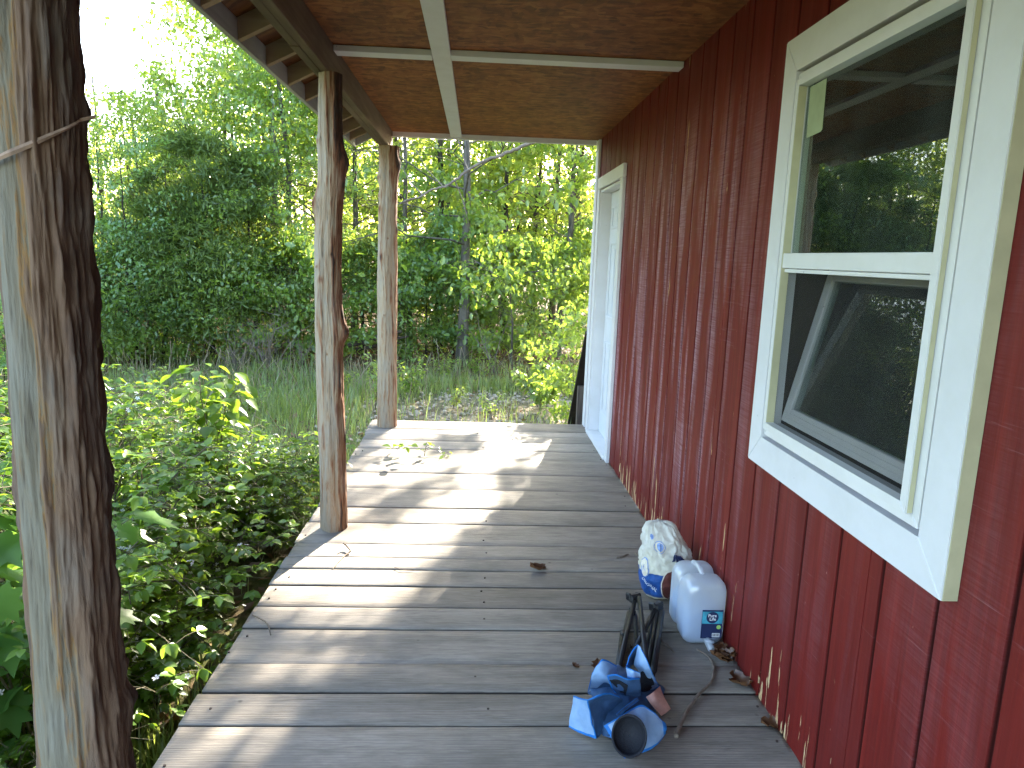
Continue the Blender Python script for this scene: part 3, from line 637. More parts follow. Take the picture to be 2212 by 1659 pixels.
for i in range(30):
    t_ = i / 29; an = -1.45 + 2.62 * t_; vd = np.array([-.762, 1.335]) / math.hypot(.762, 1.335); sd = np.array([vd[1], -vd[0]])
    r_ = .070 + .004 * math.sin(9 * t_) + (.020 * max(0, t_ - .93) / .07); c_ = np.array([-.762, 1.335]) + r_ * (math.sin(an) * sd - math.cos(an) * vd)
    z_ = 1.555 + .070 * t_ + .030 * t_ * t_; hw = .0030 + .0028 * math.sin(math.pi * min(1, t_ * 1.05)) * (0.6 + 0.4 * math.sin(5 * t_))
    o_ = np.array([math.sin(an) * sd[0] - math.cos(an) * vd[0], math.sin(an) * sd[1] - math.cos(an) * vd[1]]) * .002
    G.append([(c_[0], c_[1], z_ - hw), (c_[0] + o_[0], c_[1] + o_[1], z_), (c_[0], c_[1], z_ + hw), (c_[0] - o_[0], c_[1] - o_[1], z_)])
mb.grid(G, True).build("bark_strip", plain("peeled_bast", (0.30, 0.20, 0.14), 0.8, 0.2, 0.4, 60, 0.4), near)
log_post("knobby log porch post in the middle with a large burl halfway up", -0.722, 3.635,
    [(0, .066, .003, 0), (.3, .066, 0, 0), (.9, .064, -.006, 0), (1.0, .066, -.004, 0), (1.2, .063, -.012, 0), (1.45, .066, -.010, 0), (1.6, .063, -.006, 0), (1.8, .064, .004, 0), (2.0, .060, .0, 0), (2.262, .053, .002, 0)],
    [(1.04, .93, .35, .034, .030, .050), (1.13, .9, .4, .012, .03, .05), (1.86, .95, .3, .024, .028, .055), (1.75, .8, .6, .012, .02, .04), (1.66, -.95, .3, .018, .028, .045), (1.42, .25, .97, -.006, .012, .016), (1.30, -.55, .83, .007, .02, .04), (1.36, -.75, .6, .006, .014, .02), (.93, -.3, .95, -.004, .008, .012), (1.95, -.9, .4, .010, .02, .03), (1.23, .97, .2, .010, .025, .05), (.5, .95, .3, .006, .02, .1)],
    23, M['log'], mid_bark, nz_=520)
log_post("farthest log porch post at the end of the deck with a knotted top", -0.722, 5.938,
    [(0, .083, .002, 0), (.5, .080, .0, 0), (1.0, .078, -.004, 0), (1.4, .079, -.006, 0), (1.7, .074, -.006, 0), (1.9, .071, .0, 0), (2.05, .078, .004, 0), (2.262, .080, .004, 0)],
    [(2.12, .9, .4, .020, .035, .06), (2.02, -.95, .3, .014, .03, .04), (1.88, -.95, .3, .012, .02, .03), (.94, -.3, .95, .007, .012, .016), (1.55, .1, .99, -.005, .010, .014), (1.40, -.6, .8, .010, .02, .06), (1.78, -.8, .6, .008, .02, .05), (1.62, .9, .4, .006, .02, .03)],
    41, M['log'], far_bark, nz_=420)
# ------------------------------------------------------------------ things on the deck
def z8(x, y): return (1600 + x / 2.0637) / 1.3888, (1500 + y / 2.0637) / 1.3888
def z9(x, y): return (1680 + x / 4.1475) / 1.3888, (1900 + y / 4.1475) / 1.3888
def P8(x, y, z): return at(*z8(x, y), 2, z)
def P9(x, y, z): return at(*z9(x, y), 2, z)
def text_mesh(s, size, extrude=0.0006):
    cu = bpy.data.curves.new("lettering", 'FONT'); cu.body = s; cu.size = size; cu.extrude = extrude; cu.align_x = 'CENTER'; cu.align_y = 'CENTER'; cu.resolution_u = 3
    o = bpy.data.objects.new("lettering", cu); col.objects.link(o); dg = bpy.context.evaluated_depsgraph_get(); dg.update()
    me = bpy.data.meshes.new_from_object(o.evaluated_get(dg)); bpy.data.objects.remove(o); bpy.data.curves.remove(cu)
    v = np.array([p.co[:] for p in me.vertices]); f = [tuple(p.vertices) for p in me.polygons]; bpy.data.meshes.remove(me); return v, f

# water jug -------------------------------------------------------
def mat_jug():
    t = NT("milky_plastic"); nz = t.noise(t.mapping((1, 1, 1)), 14, 4)
    c = (0.80, 0.84, 0.88)
    d = t.n('ShaderNodeBsdfDiffuse', {'Color': c}).outputs[0]; tl = t.n('ShaderNodeBsdfTranslucent', {'Color': c}).outputs[0]
    tr = t.n('ShaderNodeBsdfTransparent', {'Color': (0.9, 0.94, 0.97)}).outputs[0]
    g = t.n('ShaderNodeBsdfGlossy', {'Color': (1, 1, 1), 'Roughness': 0.28, 'Normal': t.bump(nz, 0.08, 0.004)}).outputs[0]
    m = t.n('ShaderNodeMixShader', {0: 0.42, 1: d, 2: tl}).outputs[0]; m = t.n('ShaderNodeMixShader', {0: 0.46, 1: m, 2: tr}).outputs[0]
    return t.done(t.n('ShaderNodeMixShader', {0: 0.09, 1: m, 2: g}).outputs[0])
M['jug'] = mat_jug(); M['water'] = plain("bluish_water", (0.16, 0.30, 0.52), 0.2, 0.5, 0.05)
M['navy'] = plain("navy_print", (0.012, 0.022, 0.075), 0.5); M['teal'] = plain("teal_print", (0.05, 0.30, 0.40), 0.5, 0.4, 0.5, 30)
M['lime'] = plain("lime_print", (0.30, 0.50, 0.12), 0.5); M['ink'] = plain("white_print", (0.8, 0.8, 0.8), 0.5); M['blackink'] = plain("black_print", (0.02, 0.02, 0.02), 0.6)
JX, JY = 0.9015, 2.487
jug = thing("water_jug", "white translucent water jug with a small blue front label, half full", "water jug", (JX, JY + .12, 0))
def super_ring(y, hw, z0, z1, r, cx, n=9, xoff=0):
    pts = []; zc0, zc1 = z0 + r * .8, z1 - r
    for (cxx, czz, a0) in ((cx + hw - r, zc1, 0), (cx - hw + r, zc1, 90), (cx - hw + r * .8, zc0, 180), (cx + hw - r * .8, zc0, 270)):
        rr_ = r if czz == zc1 else r * .8
        for k in range(n):
            a = R(a0 + 90 * k / (n - 1)); pts.append((cxx + rr_ * math.cos(a) + xoff, y, czz + rr_ * math.sin(a)))
    return pts
def jug_stations(zcap=None, inset=0.0):
    S = []; L = 0.235                       # y, half width, top
    for (t_, hw, zt, zb, r) in ((0, .058, .226, .030, .046), (.006, .070, .246, .012, .046), (.018, .0775, .257, .003, .044), (.034, .080, .260, .001, .043), (.085, .080, .258, .001, .042), (.098, .079, .252, .001, .040), (.104, .066, .222, .002, .036), (.110, .064, .205, .002, .034), (.122, .069, .198, .001, .034), (.150, .069, .196, .001, .034), (.157, .064, .204, .002, .034), (.163, .066, .224, .002, .036), (.170, .079, .250, .001, .040), (.184, .080, .257, .001, .042), (.208, .080, .256, .003, .044), (.224, .076, .246, .010, .046), (.234, .060, .222, .032, .046)):
        if zcap: zt = min(zt, zcap)
        S.append(super_ring(JY + inset * (1 - 2 * t_ / L) + t_, hw - inset, zb + inset, zt - (0 if zcap else inset), min(r, (zt - zb) / 2.2), JX))
    return S
mb = MB(); mb.grid(jug_stations(), True); n_ = 36; mb.f.append(tuple(range(n_ - 1, -1, -1))); b_ = len(mb.v) - n_; mb.f.append(tuple(range(b_, b_ + n_)))
mb.build("jug_body", M['jug'], jug, True)
mb = MB(); mb.grid(jug_stations(0.148, 0.004), True); mb.f.append(tuple(range(n_ - 1, -1, -1))); b_ = len(mb.v) - n_; mb.f.append(tuple(range(b_, b_ + n_)))
mb.build("water", M['water'], jug, True)
mb = MB(); mb.tube([(JX, JY + .076, .250), (JX - .001, JY + .090, .263), (JX - .002, JY + .115, .268), (JX - .004, JY + .150, .268), (JX - .005, JY + .178, .262), (JX - .005, JY + .19, .25)], [.008, .010, .010, .010, .010, .008], 12); mb.build("handle", M['jug'], jug, True)
mb = MB(); mb.tube([(JX + .012, JY + .002, .026), (JX + .013, JY - .012, .024), (JX + .014, JY - .026, .018), (JX + .016, JY - .040, .013), (JX + .018, JY - .050, .012)], [.012, .015, .013, .014, .010], 14); mb.tube([(JX + .0, JY - .022, .034), (JX + .03, JY - .026, .030)], .006, 8); mb.build("spigot", M['jug'], jug, True)
LB = MB(); lx0, lx1, lz0, lz1 = .886, .966, .034, .149; ly = JY - .0012
LB.box(lx0, lx1, ly - .001, ly, lz0, lz1).build("label", M['navy'], jug); lab = bpy.data.objects["label"]
LB = MB(); LB.box(lx0 + .001, lx1 - .001, ly - .0018, ly - .0011, .094, lz1 - .006).build("print_band", M['teal'], lab)
mb = MB(); c_ = ((lx0 + lx1) / 2, .1195); mb.add([(c_[0] + .0235 * math.cos(a), ly - .0024, c_[1] + .0235 * math.sin(a)) for a in np.linspace(0, 2 * math.pi, 28)[:-1]], [tuple(range(27))]); mb.build("emblem", M['navy'], lab)
def flat_text(s, size, c, y, name, mat, par, rot=0.0):
    v, f = text_mesh(s, size); ca, sa = math.cos(rot), math.sin(rot)
    mb = MB(); mb.add([(c[0] + p[0] * ca - p[1] * sa, y - p[2] - .0006, c[1] + p[0] * sa + p[1] * ca) for p in v], f); return mb.build(name, mat, par)
flat_text("Pure", .0175, (c_[0] - .001, .1270), ly - .0024, "lettering", M['ink'], lab); flat_text("Life", .0175, (c_[0] + .001, .1130), ly - .0024, "lettering", M['ink'], lab)
mb = MB(); mb.add([(lx1 - .013 + .0085 * math.cos(a), ly - .0016, .080 + .0085 * math.sin(a)) for a in np.linspace(0, 2 * math.pi, 22)[:-1]], [tuple(range(21))]); mb.build("seal", M['lime'], lab)
mb = MB(); mb.box(lx1 - .036, lx1 - .007, ly - .0018, ly - .0011, .039, .055); mb.build("barcode", M['ink'], lab)
mb = MB(); xx = lx1 - .0345
while xx < lx1 - .0095:
    ww = random.choice((.0006, .001, .0014)); mb.box(xx, xx + ww, ly - .0024, ly - .0019, .0415, .0535); xx += ww + random.choice((.0008, .0012))
mb.build("barcode_bars", M['blackink'], lab)

# charcoal bag -----------------------------------------------------
def mat_bag():
    t = NT("printed_paper"); co = t.n('ShaderNodeTexCoord').outputs['Object']; x, y, z = t.sep(co)
    wv = t.math('ADD', z, t.math('MULTIPLY', t.math('SINE', t.math('MULTIPLY', x, 26.0)), 0.006))
    blue = t.rng(wv, 0.128, 0.131, 1.0, 0.0); low = t.rng(z, 0.018, 0.021, 1.0, 0.0)
    nz = t.noise(co, 30, 5); nz2 = t.noise(co, 9, 4)
    white = t.mix(t.ramp(nz2, [(0.4, 0.0), (0.65, 0.6)]), (0.60, 0.58, 0.52), (0.44, 0.40, 0.29))
    white = t.mix(t.rng(z, 0.24, 0.14, 0.0, 0.6), white, (0.58, 0.54, 0.38))
    base = t.mix(blue, white, t.ramp(nz, [(0.3, (0.012, 0.055, 0.20)), (0.7, (0.02, 0.095, 0.33))]))
    base = t.mix(low, base, white)
    return t.done(t.bsdf(base, 0.5, 0.4, t.bump(t.noise(co, 45, 5, 0.7), 0.5, 0.006)))
M['bag'] = mat_bag(); M['maroon'] = plain("maroon_print", (0.12, 0.035, 0.028), 0.5, 0.4, 0.3, 40); M['cream'] = plain("cream_print", (0.66, 0.60, 0.48), 0.5); M['bluepale'] = plain("pale_blue_print", (0.20, 0.30, 0.55), 0.5, 0.4, 0.4, 60)
BX, BY = 0.850, 2.905
bag = thing("charcoal_bag", "crumpled white and blue paper charcoal bag slumped against the red wall", "charcoal bag", (BX, BY, 0))
bz = [0, .012, .03, .08, .14, .20, .26, .305, .330, .342]; brx = [.054, .070, .088, .104, .110, .108, .098, .082, .064, .034]; bry = [.040, .055, .070, .085, .088, .080, .064, .048, .034, .014]; bcx = [-.006, -.006, -.002, .0, 0, -.002, -.010, -.022, -.032, -.04]
def bag_pt(th, z, off=0.0):
    rx = np.interp(z, bz, brx); ry = np.interp(z, bz, bry); cxx = np.interp(z, bz, bcx); c, s = np.cos(th), np.sin(th); e = 0.8
    q1 = np.abs(fbm(np.stack([c * 3.1 + z * 9, s * 3.1 - z * 6, z * 17], -1), 71, 3) - .5); q2 = np.abs(fbm(np.stack([c * 6 - z * 14, s * 6, z * 34 + c * 3], -1), 73, 2) - .5)
    rr_ = 1.06 + (fbm(np.stack([c * 2.6, s * 2.6, z * 14], -1), 77, 3) - .5) * .30 - q1 * (.14 + .40 * smooth01(z, .10, .24)) - q2 * (.05 + .08 * smooth01(z, .12, .26))
    x = BX + cxx + (rx * rr_ + off) * np.sign(c) * np.abs(c) ** e; y = BY + (ry * rr_ + off) * np.sign(s) * np.abs(s) ** e
    zz = z - .06 * np.clip((x - BX - .02) / .1, 0, 1.0) * smooth01(z, .20, .31) + (fbm(np.stack([c * 5, s * 5, z * 25], -1), 91, 2) - .5) * .02 * smooth01(z, .02, .06)
    return np.stack([np.minimum(x, XW - .004), y, np.maximum(zz, 0.001)], -1)
zz = np.concatenate([np.linspace(0, .03, 6), np.linspace(.03, .342, 90)[1:]]); th = np.linspace(0, 2 * math.pi, 121)[:-1]
ZZ, TT = np.meshgrid(zz, th, indexing='ij'); V = bag_pt(TT.ravel(), ZZ.ravel()); i_, j_ = np.meshgrid(np.arange(len(zz) - 1), np.arange(120), indexing='ij'); a = (i_ * 120 + j_).ravel(); b = (i_ * 120 + (j_ + 1) % 120).ravel()
V = np.concatenate([V, [V[:120].mean(0), V[-120:].mean(0)]]); nV = len(V)
c0 = np.array([[(j + 1) % 120, j, nV - 2] for j in range(120)]); o1 = (len(zz) - 1) * 120; c1 = np.array([[o1 + j, o1 + (j + 1) % 120, nV - 1] for j in range(120)])
np_obj("bag_paper", V, [np.stack([a, b, b + 120, a + 120], -1), c0, c1], M['bag'], bag, True); paper = bpy.data.objects["bag_paper"]
def on_bag(pts, th0, z0, off, rot=0.0):
    """lay flat print (metres) on the paper round angle th0, height z0"""
    pts = np.asarray(pts, float); ca, sa = math.cos(rot), math.sin(rot); u = pts[:, 0] * ca - pts[:, 1] * sa; v_ = pts[:, 0] * sa + pts[:, 1] * ca
    return bag_pt(th0 + u / .105, np.clip(z0 + v_, 0, .31), off)
def oval(rx, ry, n=48, rings=6): 
    P = [(0, 0)]; F = []
    for k in range(1, rings + 1):
        for i in range(n): a = 2 * math.pi * i / n; P.append((rx * k / rings * math.cos(a), ry * k / rings * math.sin(a)))
    for i in range(n): F.append((0, 1 + i, 1 + (i + 1) % n))
    for k in range(rings - 1):
        for i in range(n): F.append((1 + k * n + i, 1 + k * n + (i + 1) % n, 1 + (k + 1) * n + (i + 1) % n, 1 + (k + 1) * n + i))
    return P, F
def print_on(shape, name, mat, th0, z0, off, rot=0.0, par=None):
    P, F = shape; mb = MB(); mb.add(on_bag(P, th0, z0, off, rot), F); return mb.build(name, mat, par or paper)
def txt_shape(s, size):
    v, f = text_mesh(s, size, 0.0); return v[:, :2], f
TH1 = R(-80); TH2 = R(-150)
print_on(oval(.044, .082), "print_oval", M['cream'], TH1, .088, .0022, 0); print_on(oval(.040, .077), "print_oval", M['maroon'], TH1, .088, .0036, 0)
print_on(txt_shape("KINGSFORD", .034), "lettering", M['cream'], TH1 + .04, .088, .0052, R(90))
print_on(oval(.033, .042), "print_oval", M['bluepale'], TH2, .152, .0022, R(16)); print_on(oval(.029, .038), "print_oval", M['cream'], TH2, .152, .0034, R(16))
print_on(txt_shape("K", .045), "lettering", M['bluepale'], TH2, .152, .0046, R(10)); print_on(txt_shape("ORIGINAL", .021), "lettering", M['ink'], TH2 + .25, .078, .0030, R(-28))
print_on(oval(.026, .022), "print_oval", M['bluepale'], R(-108), .250, .0022); print_on(oval(.023, .019), "print_oval", M['cream'], R(-108), .250, .0034); print_on(oval(.015, .014), "print_oval", M['bluepale'], R(-106), .252, .0046); print_on(oval(.012, .010), "print_oval", M['bluepale'], R(-128), .290, .0022)
for k in range(5): print_on(oval(.004 + .002 * (k % 2), .017, 12, 2), "print_patch", M['navy'], R(-84) + .10 * k, .208 - .003 * k, .0030, R(-20 + 14 * k))

# folded camp chair ------------------------------------------------
def mat_fabric(name, a, b):
    t = NT(name); co = t.n('ShaderNodeTexCoord').outputs['Object']
    e = t.n('ShaderNodeAttribute', attribute_name='edge').outputs['Fac']; nz = t.noise(co, 26, 5); wv = t.noise(co, 900, 2)
    base = t.mix(t.ramp(nz, [(0.35, 0.0), (0.7, 1.0)]), a, b)
    base = t.mix(t.rng(e, 0.45, 0.55), base, (0.02, 0.20, 0.60))
    tl = t.n('ShaderNodeBsdfTranslucent', {'Color': base}).outputs[0]
    return t.done(t.n('ShaderNodeMixShader', {0: 0.22, 1: t.bsdf(base, 0.55, 0.35, t.bump(t.math('ADD', nz, t.math('MULTIPLY', wv, 0.25)), 0.4, 0.003)), 2: tl}).outputs[0])
M['fab'] = mat_fabric("light_blue_nylon", (0.25, 0.41, 0.64), (0.34, 0.51, 0.74)); M['fabd'] = mat_fabric("denim_blue_nylon", (0.045, 0.105, 0.22), (0.07, 0.15, 0.30)); M['mesh'] = plain("black_mesh_cloth", (0.010, 0.011, 0.016), 0.7, 0.3, 0.3, 200, 0.4)
chair = thing("camp_chair", "folded blue camp chair with black legs lying crumpled on the deck", "camp chair", (0.52, 2.15, 0))
def crom(C, n):
    C = np.asarray(C, float); k = len(C); t = np.linspace(0, k - 1, n); i = np.minimum(t.astype(int), k - 2); f = (t - i).reshape([-1] + [1] * (C.ndim - 1))
    g = lambda q: C[np.clip(q, 0, k - 1)]; p0, p1, p2, p3 = g(i - 1), g(i), g(i + 1), g(i + 2)
    return 0.5 * (2 * p1 + (p2 - p0) * f + (2 * p0 - 5 * p1 + 4 * p2 - p3) * f ** 2 + (3 * p1 - p0 - 3 * p2 + p3) * f ** 3)
def panel(name, rows, mat, seed=0, n=34, edge=(1, 1, 1, 1), wr=.011, thick=.0022, bw=.085):
    C = np.array([[P9(*p) for p in r] for r in rows]); S = crom(C, n); S = np.swapaxes(crom(np.swapaxes(S, 0, 1), n), 0, 1)
    du = np.gradient(S, axis=0); dv = np.gradient(S, axis=1); N = np.cross(du, dv); N /= np.linalg.norm(N, axis=2, keepdims=True) + 1e-9
    vw = CAM - S; sgn = np.sign((N * vw).sum(2).mean()); N = N * sgn
    w_ = (fbm(S.reshape(-1, 3) * 26, 300 + seed, 3) - .5).reshape(n, n, 1); S = S + N * w_ * wr; S[..., 2] = np.maximum(S[..., 2], .003)
    u = np.linspace(0, 1, n); d = np.ones((n, n))
    if edge[0]: d = np.minimum(d, u[:, None])
    if edge[1]: d = np.minimum(d, 1 - u[:, None])
    if edge[2]: d = np.minimum(d, u[None, :])
    if edge[3]: d = np.minimum(d, 1 - u[None, :])
    e = (d < bw).astype(float).ravel(); T = S + N * (thick / 2) * (1 + .8 * (d < bw)[..., None]); B = S - N * (thick / 2)
    V = np.concatenate([T.reshape(-1, 3), B.reshape(-1, 3)]); i_, j_ = np.meshgrid(np.arange(n - 1), np.arange(n - 1), indexing='ij'); a = (i_ * n + j_).ravel()
    q = np.stack([a, a + n, a + n + 1, a + 1], -1); rim = [k for k in range(n)] + [k * n + n - 1 for k in range(1, n)] + [(n - 1) * n + k for k in range(n - 2, -1, -1)] + [k * n for k in range(n - 2, 0, -1)]
    rim = np.array(rim); r2 = np.roll(rim, -1); o_ = n * n
    return np_obj(name, V, [q, q[:, ::-1] + o_, np.stack([rim, r2, r2 + o_, rim + o_], -1)], mat, chair, True, {'edge': np.concatenate([e, e])})
panel("arm_panel", [[(170, 775, .105), (250, 800, .130), (340, 828, .150)], [(140, 970, .055), (265, 985, .085), (375, 960, .115)], [(110, 1165, .010), (300, 1255, .015), (452, 1312, .024)]], M['fab'], 1, edge=(1, 1, 0, 1))
panel("arm_panel", [[(340, 828, .149), (470, 765, .165), (600, 745, .155), (735, 780, .120)], [(375, 960, .114), (520, 900, .095), (640, 890, .080), (790, 870, .065)], [(452, 1312, .023), (520, 1255, .014), (600, 1170, .014), (720, 1030, .022)]], M['fabd'], 2, edge=(1, 0, 0, 0))
panel("cup_panel", [[(545, 1150, .075), (740, 1035, .105), (985, 895, .110), (1130, 960, .095), (1305, 1125, .050)], [(650, 1310, .050), (800, 1250, .070), (1000, 1150, .078), (1150, 1150, .065), (1318, 1190, .042)], [(800, 1555, .008), (900, 1520, .012), (1050, 1470, .014), (1180, 1400, .014), (1300, 1240, .018)]], M['fab'], 3)
panel("back_panel", [[(400, 500, .14), (470, 390, .175), (540, 320, .19), (700, 400, .15)], [(372, 620, .095), (450, 520, .145), (590, 560, .140), (720, 570, .11)], [(345, 730, .022), (430, 700, .055), (570, 610, .115), (720, 720, .07)]], M['fab'], 4, edge=(1, 0, 1, 0))
panel("back_panel", [[(345, 735, .02), (430, 705, .05), (565, 600, .115), (700, 640, .10)], [(370, 765, .012), (470, 760, .03), (600, 740, .05), (740, 760, .06)]], M['fabd'], 5, edge=(0, 0, 0, 0))
panel("seat_panel", [[(585, 530, .165), (700, 515, .18), (850, 560, .172), (990, 555, .16)], [(640, 660, .115), (760, 670, .13), (880, 690, .125), (1005, 690, .115)], [(740, 810, .05), (830, 840, .05), (920, 830, .05), (1005, 800, .05)]], M['fabd'], 6, edge=(1, 0, 1, 0))
panel("seat_panel", [[(975, 150, .215), (1000, 160, .215), (1022, 195, .212)], [(925, 385, .150), (1020, 400, .165), (1112, 405, .170)], [(1000, 500, .10), (1090, 530, .12), (1180, 560, .11)], [(1030, 730, .03), (1130, 720, .03), (1235, 655, .03)]], M['fab'], 7, edge=(0, 1, 0, 1))
panel("seat_panel", [[(822, 395, .165), (880, 255, .195), (960, 150, .215), (985, 165, .212)], [(860, 440, .11), (890, 400, .11), (925, 380, .12), (945, 360, .14)]], M['fabd'], 8, edge=(1, 0, 1, 0), bw=.16)
panel("flap", [[(818, 410, .168), (900, 450, .178), (995, 487, .168)], [(845, 550, .150), (920, 565, .158), (990, 552, .150)]], M['fab'], 9, edge=(1, 1, 0, 0), bw=.16)
panel("strap", [[(700, 1000, .075), (830, 890, .085), (960, 800, .09)], [(735, 1035, .070), (865, 925, .080), (985, 835, .085)]], M['fabd'], 10, edge=(1, 1, 0, 0), bw=.2)
panel("side_pocket", [[(1000, 485, .128), (1060, 462, .142), (1112, 470, .145)], [(1000, 620, .088), (1080, 600, .092), (1165, 600, .092)], [(1012, 765, .04), (1085, 720, .045), (1172, 645, .055)]], M['mesh'], 11, edge=(0, 0, 0, 0))
panel("side_pocket", [[(615, 590, .150), (720, 585, .160), (835, 665, .148)], [(720, 690, .118), (780, 710, .116), (830, 720, .118)], [(740, 730, .10), (790, 750, .10), (812, 775, .09)]], M['mesh'], 12, edge=(0, 0, 0, 0))
panel("folded_cloth", [[(420, 520, .06), (620, 430, .09), (820, 430, .085), (1000, 520, .07), (1230, 640, .01)], [(400, 760, .05), (600, 700, .08), (820, 700, .08), (1020, 720, .05), (1300, 700, .008)], [(480, 1000, .045), (640, 980, .06), (840, 1000, .06), (1020, 960, .05), (1180, 930, .01)], [(520, 1260, .008), (640, 1300, .025), (850, 1250, .03), (1000, 1150, .03), (1150, 1100, .008)]], M['fabd'], 13, edge=(0, 0, 0, 0), wr=.03, thick=.012)
panel("care_tag", [[(1070, 792, .07), (1160, 730, .085), (1242, 655, .075)], [(1130, 880, .055), (1210, 840, .065), (1300, 800, .055)], [(1262, 1028, .016), (1330, 985, .018), (1380, 940, .02)]], plain("pink_paper", (0.46, 0.24, 0.19), 0.6, 0.3, 0.2, 60), 14, n=14, edge=(0, 0, 0, 0), wr=.004, thick=.001)
# cup holder: open black drum
cc = P9(862, 1275, .095); ax = (CAM - cc) / np.linalg.norm(CAM - cc); ax = ax + np.array([-.10, -.18, .05]); ax /= np.linalg.norm(ax); e1 = np.cross(ax, [0, 0, 1]); e1 /= np.linalg.norm(e1); e2 = np.cross(ax, e1)
mb = MB(); G = []
for (r_, d_) in ((.050, -.075), (.0505, 0), (.0535, .002), (.0545, .007), (.0525, .010), (.048, .008), (.0455, .0), (.043, -.016), (.001, -.019)):
    G.append([cc + ax * d_ + r_ * (math.cos(a) * e1 * .93 + math.sin(a) * e2 * 1.06) for a in np.linspace(0, 2 * math.pi, 41)[:-1]])
mb.grid(G, True).build("cup_holder", M['mesh'], chair, True)
def tubes(name, a, b, ra=.0095): MB().tube([a, (np.array(a) + np.array(b)) / 2, b], ra, 12).build(name, M['steel'], chair, True)
H1, H2 = P8(632, 612, .085), P8(777, 668, .085)
for (p, q, za, zb, ra) in (((628, 618), (520, 1080), .085, .020, .0095), ((655, 605), (700, 1000), .100, .060, .0095), ((592, 700), (528, 1010), .014, .012, .0095), ((548, 850), (522, 1030), .030, .014, .009), ((630, 712), (648, 980), .014, .04, .008), ((752, 680), (620, 940), .085, .022, .0095), ((768, 690), (706, 1060), .080, .020, .0095), ((797, 690), (735, 1090), .085, .030, .0100), ((738, 712), (700, 960), .020, .02, .008), ((790, 760), (748, 1060), .013, .013, .0095)):
    tubes("frame_tube", P8(*p, za), P8(*q, zb), ra)
for Hc, d in ((H1, 0.0), (H2, 0.3)):
    mb = MB(); Mx = Matrix.Translation(Vector(Hc)) @ Matrix.Rotation(.35 + d, 4, 'Z') @ Matrix.Rotation(R(-14), 4, 'X')
    mb.box(-.024, .020, -.012, .020, -.014, .020, .006, M=Mx); mb.box(-.030, -.018, -.004, .028, -.006, .026, .004, M=Mx); mb.box(.010, .026, -.008, .024, .000, .022, .005, M=Mx); mb.tube([Mx @ Vector((-.034, .008, .008)), Mx @ Vector((.030, .008, .008))], .006, 8)
    mb.build("foot_hub", M['blackplastic'], chair)
for p in ((612, 690, .03), (560, 830, .035)):
    mb = MB(); c_ = P8(*p); mb.box(c_[0] - .012, c_[0] + .012, c_[1] - .018, c_[1] + .018, c_[2] - .018, c_[2] + .012, .005); mb.build("joint", M['blackplastic'], chair)

# sticks, twigs and fallen leaves on the boards --------------------
def stick(name, label, pts, rad, mat, cat="stick", group=None, kn=0.0):
    P = crom(np.array(pts, float), 40); r_ = np.interp(np.linspace(0, 1, 40), np.linspace(0, 1, len(rad)), rad)
    r_ = r_ * (1 + .35 * (fbm(np.stack([np.linspace(0, 14, 40)] * 3, -1), 61, 2) - .5)); P = P + (rng.random((40, 3)) - .5) * kn
    P[:, 2] = np.maximum(P[:, 2], r_ * .8)
    o = MB().tube(P, r_, 9).build(name, mat, None, True, org=P[0]); return tag(o, label, cat, group)
stick("stick", "long bent grey stick between the camp chair and the red wall", [P8(*p, .010) for p in [(884, 1462), (905, 1400), (960, 1290), (1010, 1222), (1098, 1125), (1112, 1085), (1116, 1035), (1085, 972), (1012, 925)]], [.0075, .0062, .0058, .0052, .005, .0048, .0045, .004, .003], M['twig'], kn=.0025)
for lb, pts, r_ in (("short dark twig lying on the boards near the charcoal bag", [P8(518, 358, .004), P8(550, 350, .006), P8(585, 335, .005)], [.004, .0045, .003]),
                    ("tiny curved twig touching the side of the charcoal bag", [P8(635, 325, .005), P8(650, 345, .005), P8(668, 358, .005)], [.002, .003, .003]),
                    ("thin crooked twig on the boards between chair legs and water jug", [P8(778, 836, .006), P8(800, 880, .006), P8(840, 910, .005), P8(872, 942, .004)], [.003, .004, .004, .003])):
    stick("twig", lb, pts, r_, M['twig'], "twig", "loose twigs on the porch deck", .0015)
def D2(x, y, z=.006): return at(x, y, 2, z)
for lb, pts, r_ in (("forked pale twig lying in the sun beside the middle post", [D2(718, 1230), D2(733, 1212), D2(750, 1196), D2(757, 1190, .012), D2(748, 1178, .02), D2(742, 1174, .03)], [.002, .003, .0035, .004, .005, .004]),
                    ("slim twig sticking up at the sunlit deck edge below the post", [D2(545, 1328), D2(575, 1345, .012), D2(585, 1372, .006)], [.002, .0035, .002]),
                    ("hair-thin twig lying across a sunlit board gap", [D2(852, 1225), D2(870, 1231), D2(893, 1230)], [.0012, .002, .0015])):
    stick("twig", lb, pts, r_, M['twig'], "twig", "loose twigs on the porch deck", .0015)
def curled_leaf(c, L, yaw, seed, pitch=0.2, name="dead_leaf"):
    r_ = np.random.default_rng(seed); n = 9; m = 7; G = []
    for i in range(n):
        t_ = i / (n - 1); wd = L * .34 * math.sin(math.pi * min(.97, t_ * .93 + .05)) ** .7 * (1 + .45 * math.sin(t_ * 17 + seed)) ; row = []
        for j in range(m):
            s_ = j / (m - 1) * 2 - 1; x_ = (t_ - .5) * L; y_ = s_ * wd; z_ = .18 * L * s_ * s_ + .22 * L * (t_ - .5) ** 2 * 2 + r_.uniform(-.02, .02) * L
            row.append(np.array([x_, y_, z_]))
        G.append(row)
    Mx = Matrix.Rotation(yaw, 3, 'Z') @ Matrix.Rotation(pitch, 3, 'Y')
    G = [[np.array(Mx @ Vector(p)) for p in row] for row in G]; zmin = min(p[2] for row in G for p in row)
    mb = MB(); mb.grid([[np.array([c[0] + p[0], c[1] + p[1], c[2] + p[2] - zmin + .001]) for p in row] for row in G]); mb.grid([[np.array([c[0] + p[0], c[1] + p[1], c[2] + p[2] - zmin + .002]) for p in row] for row in G]); return mb
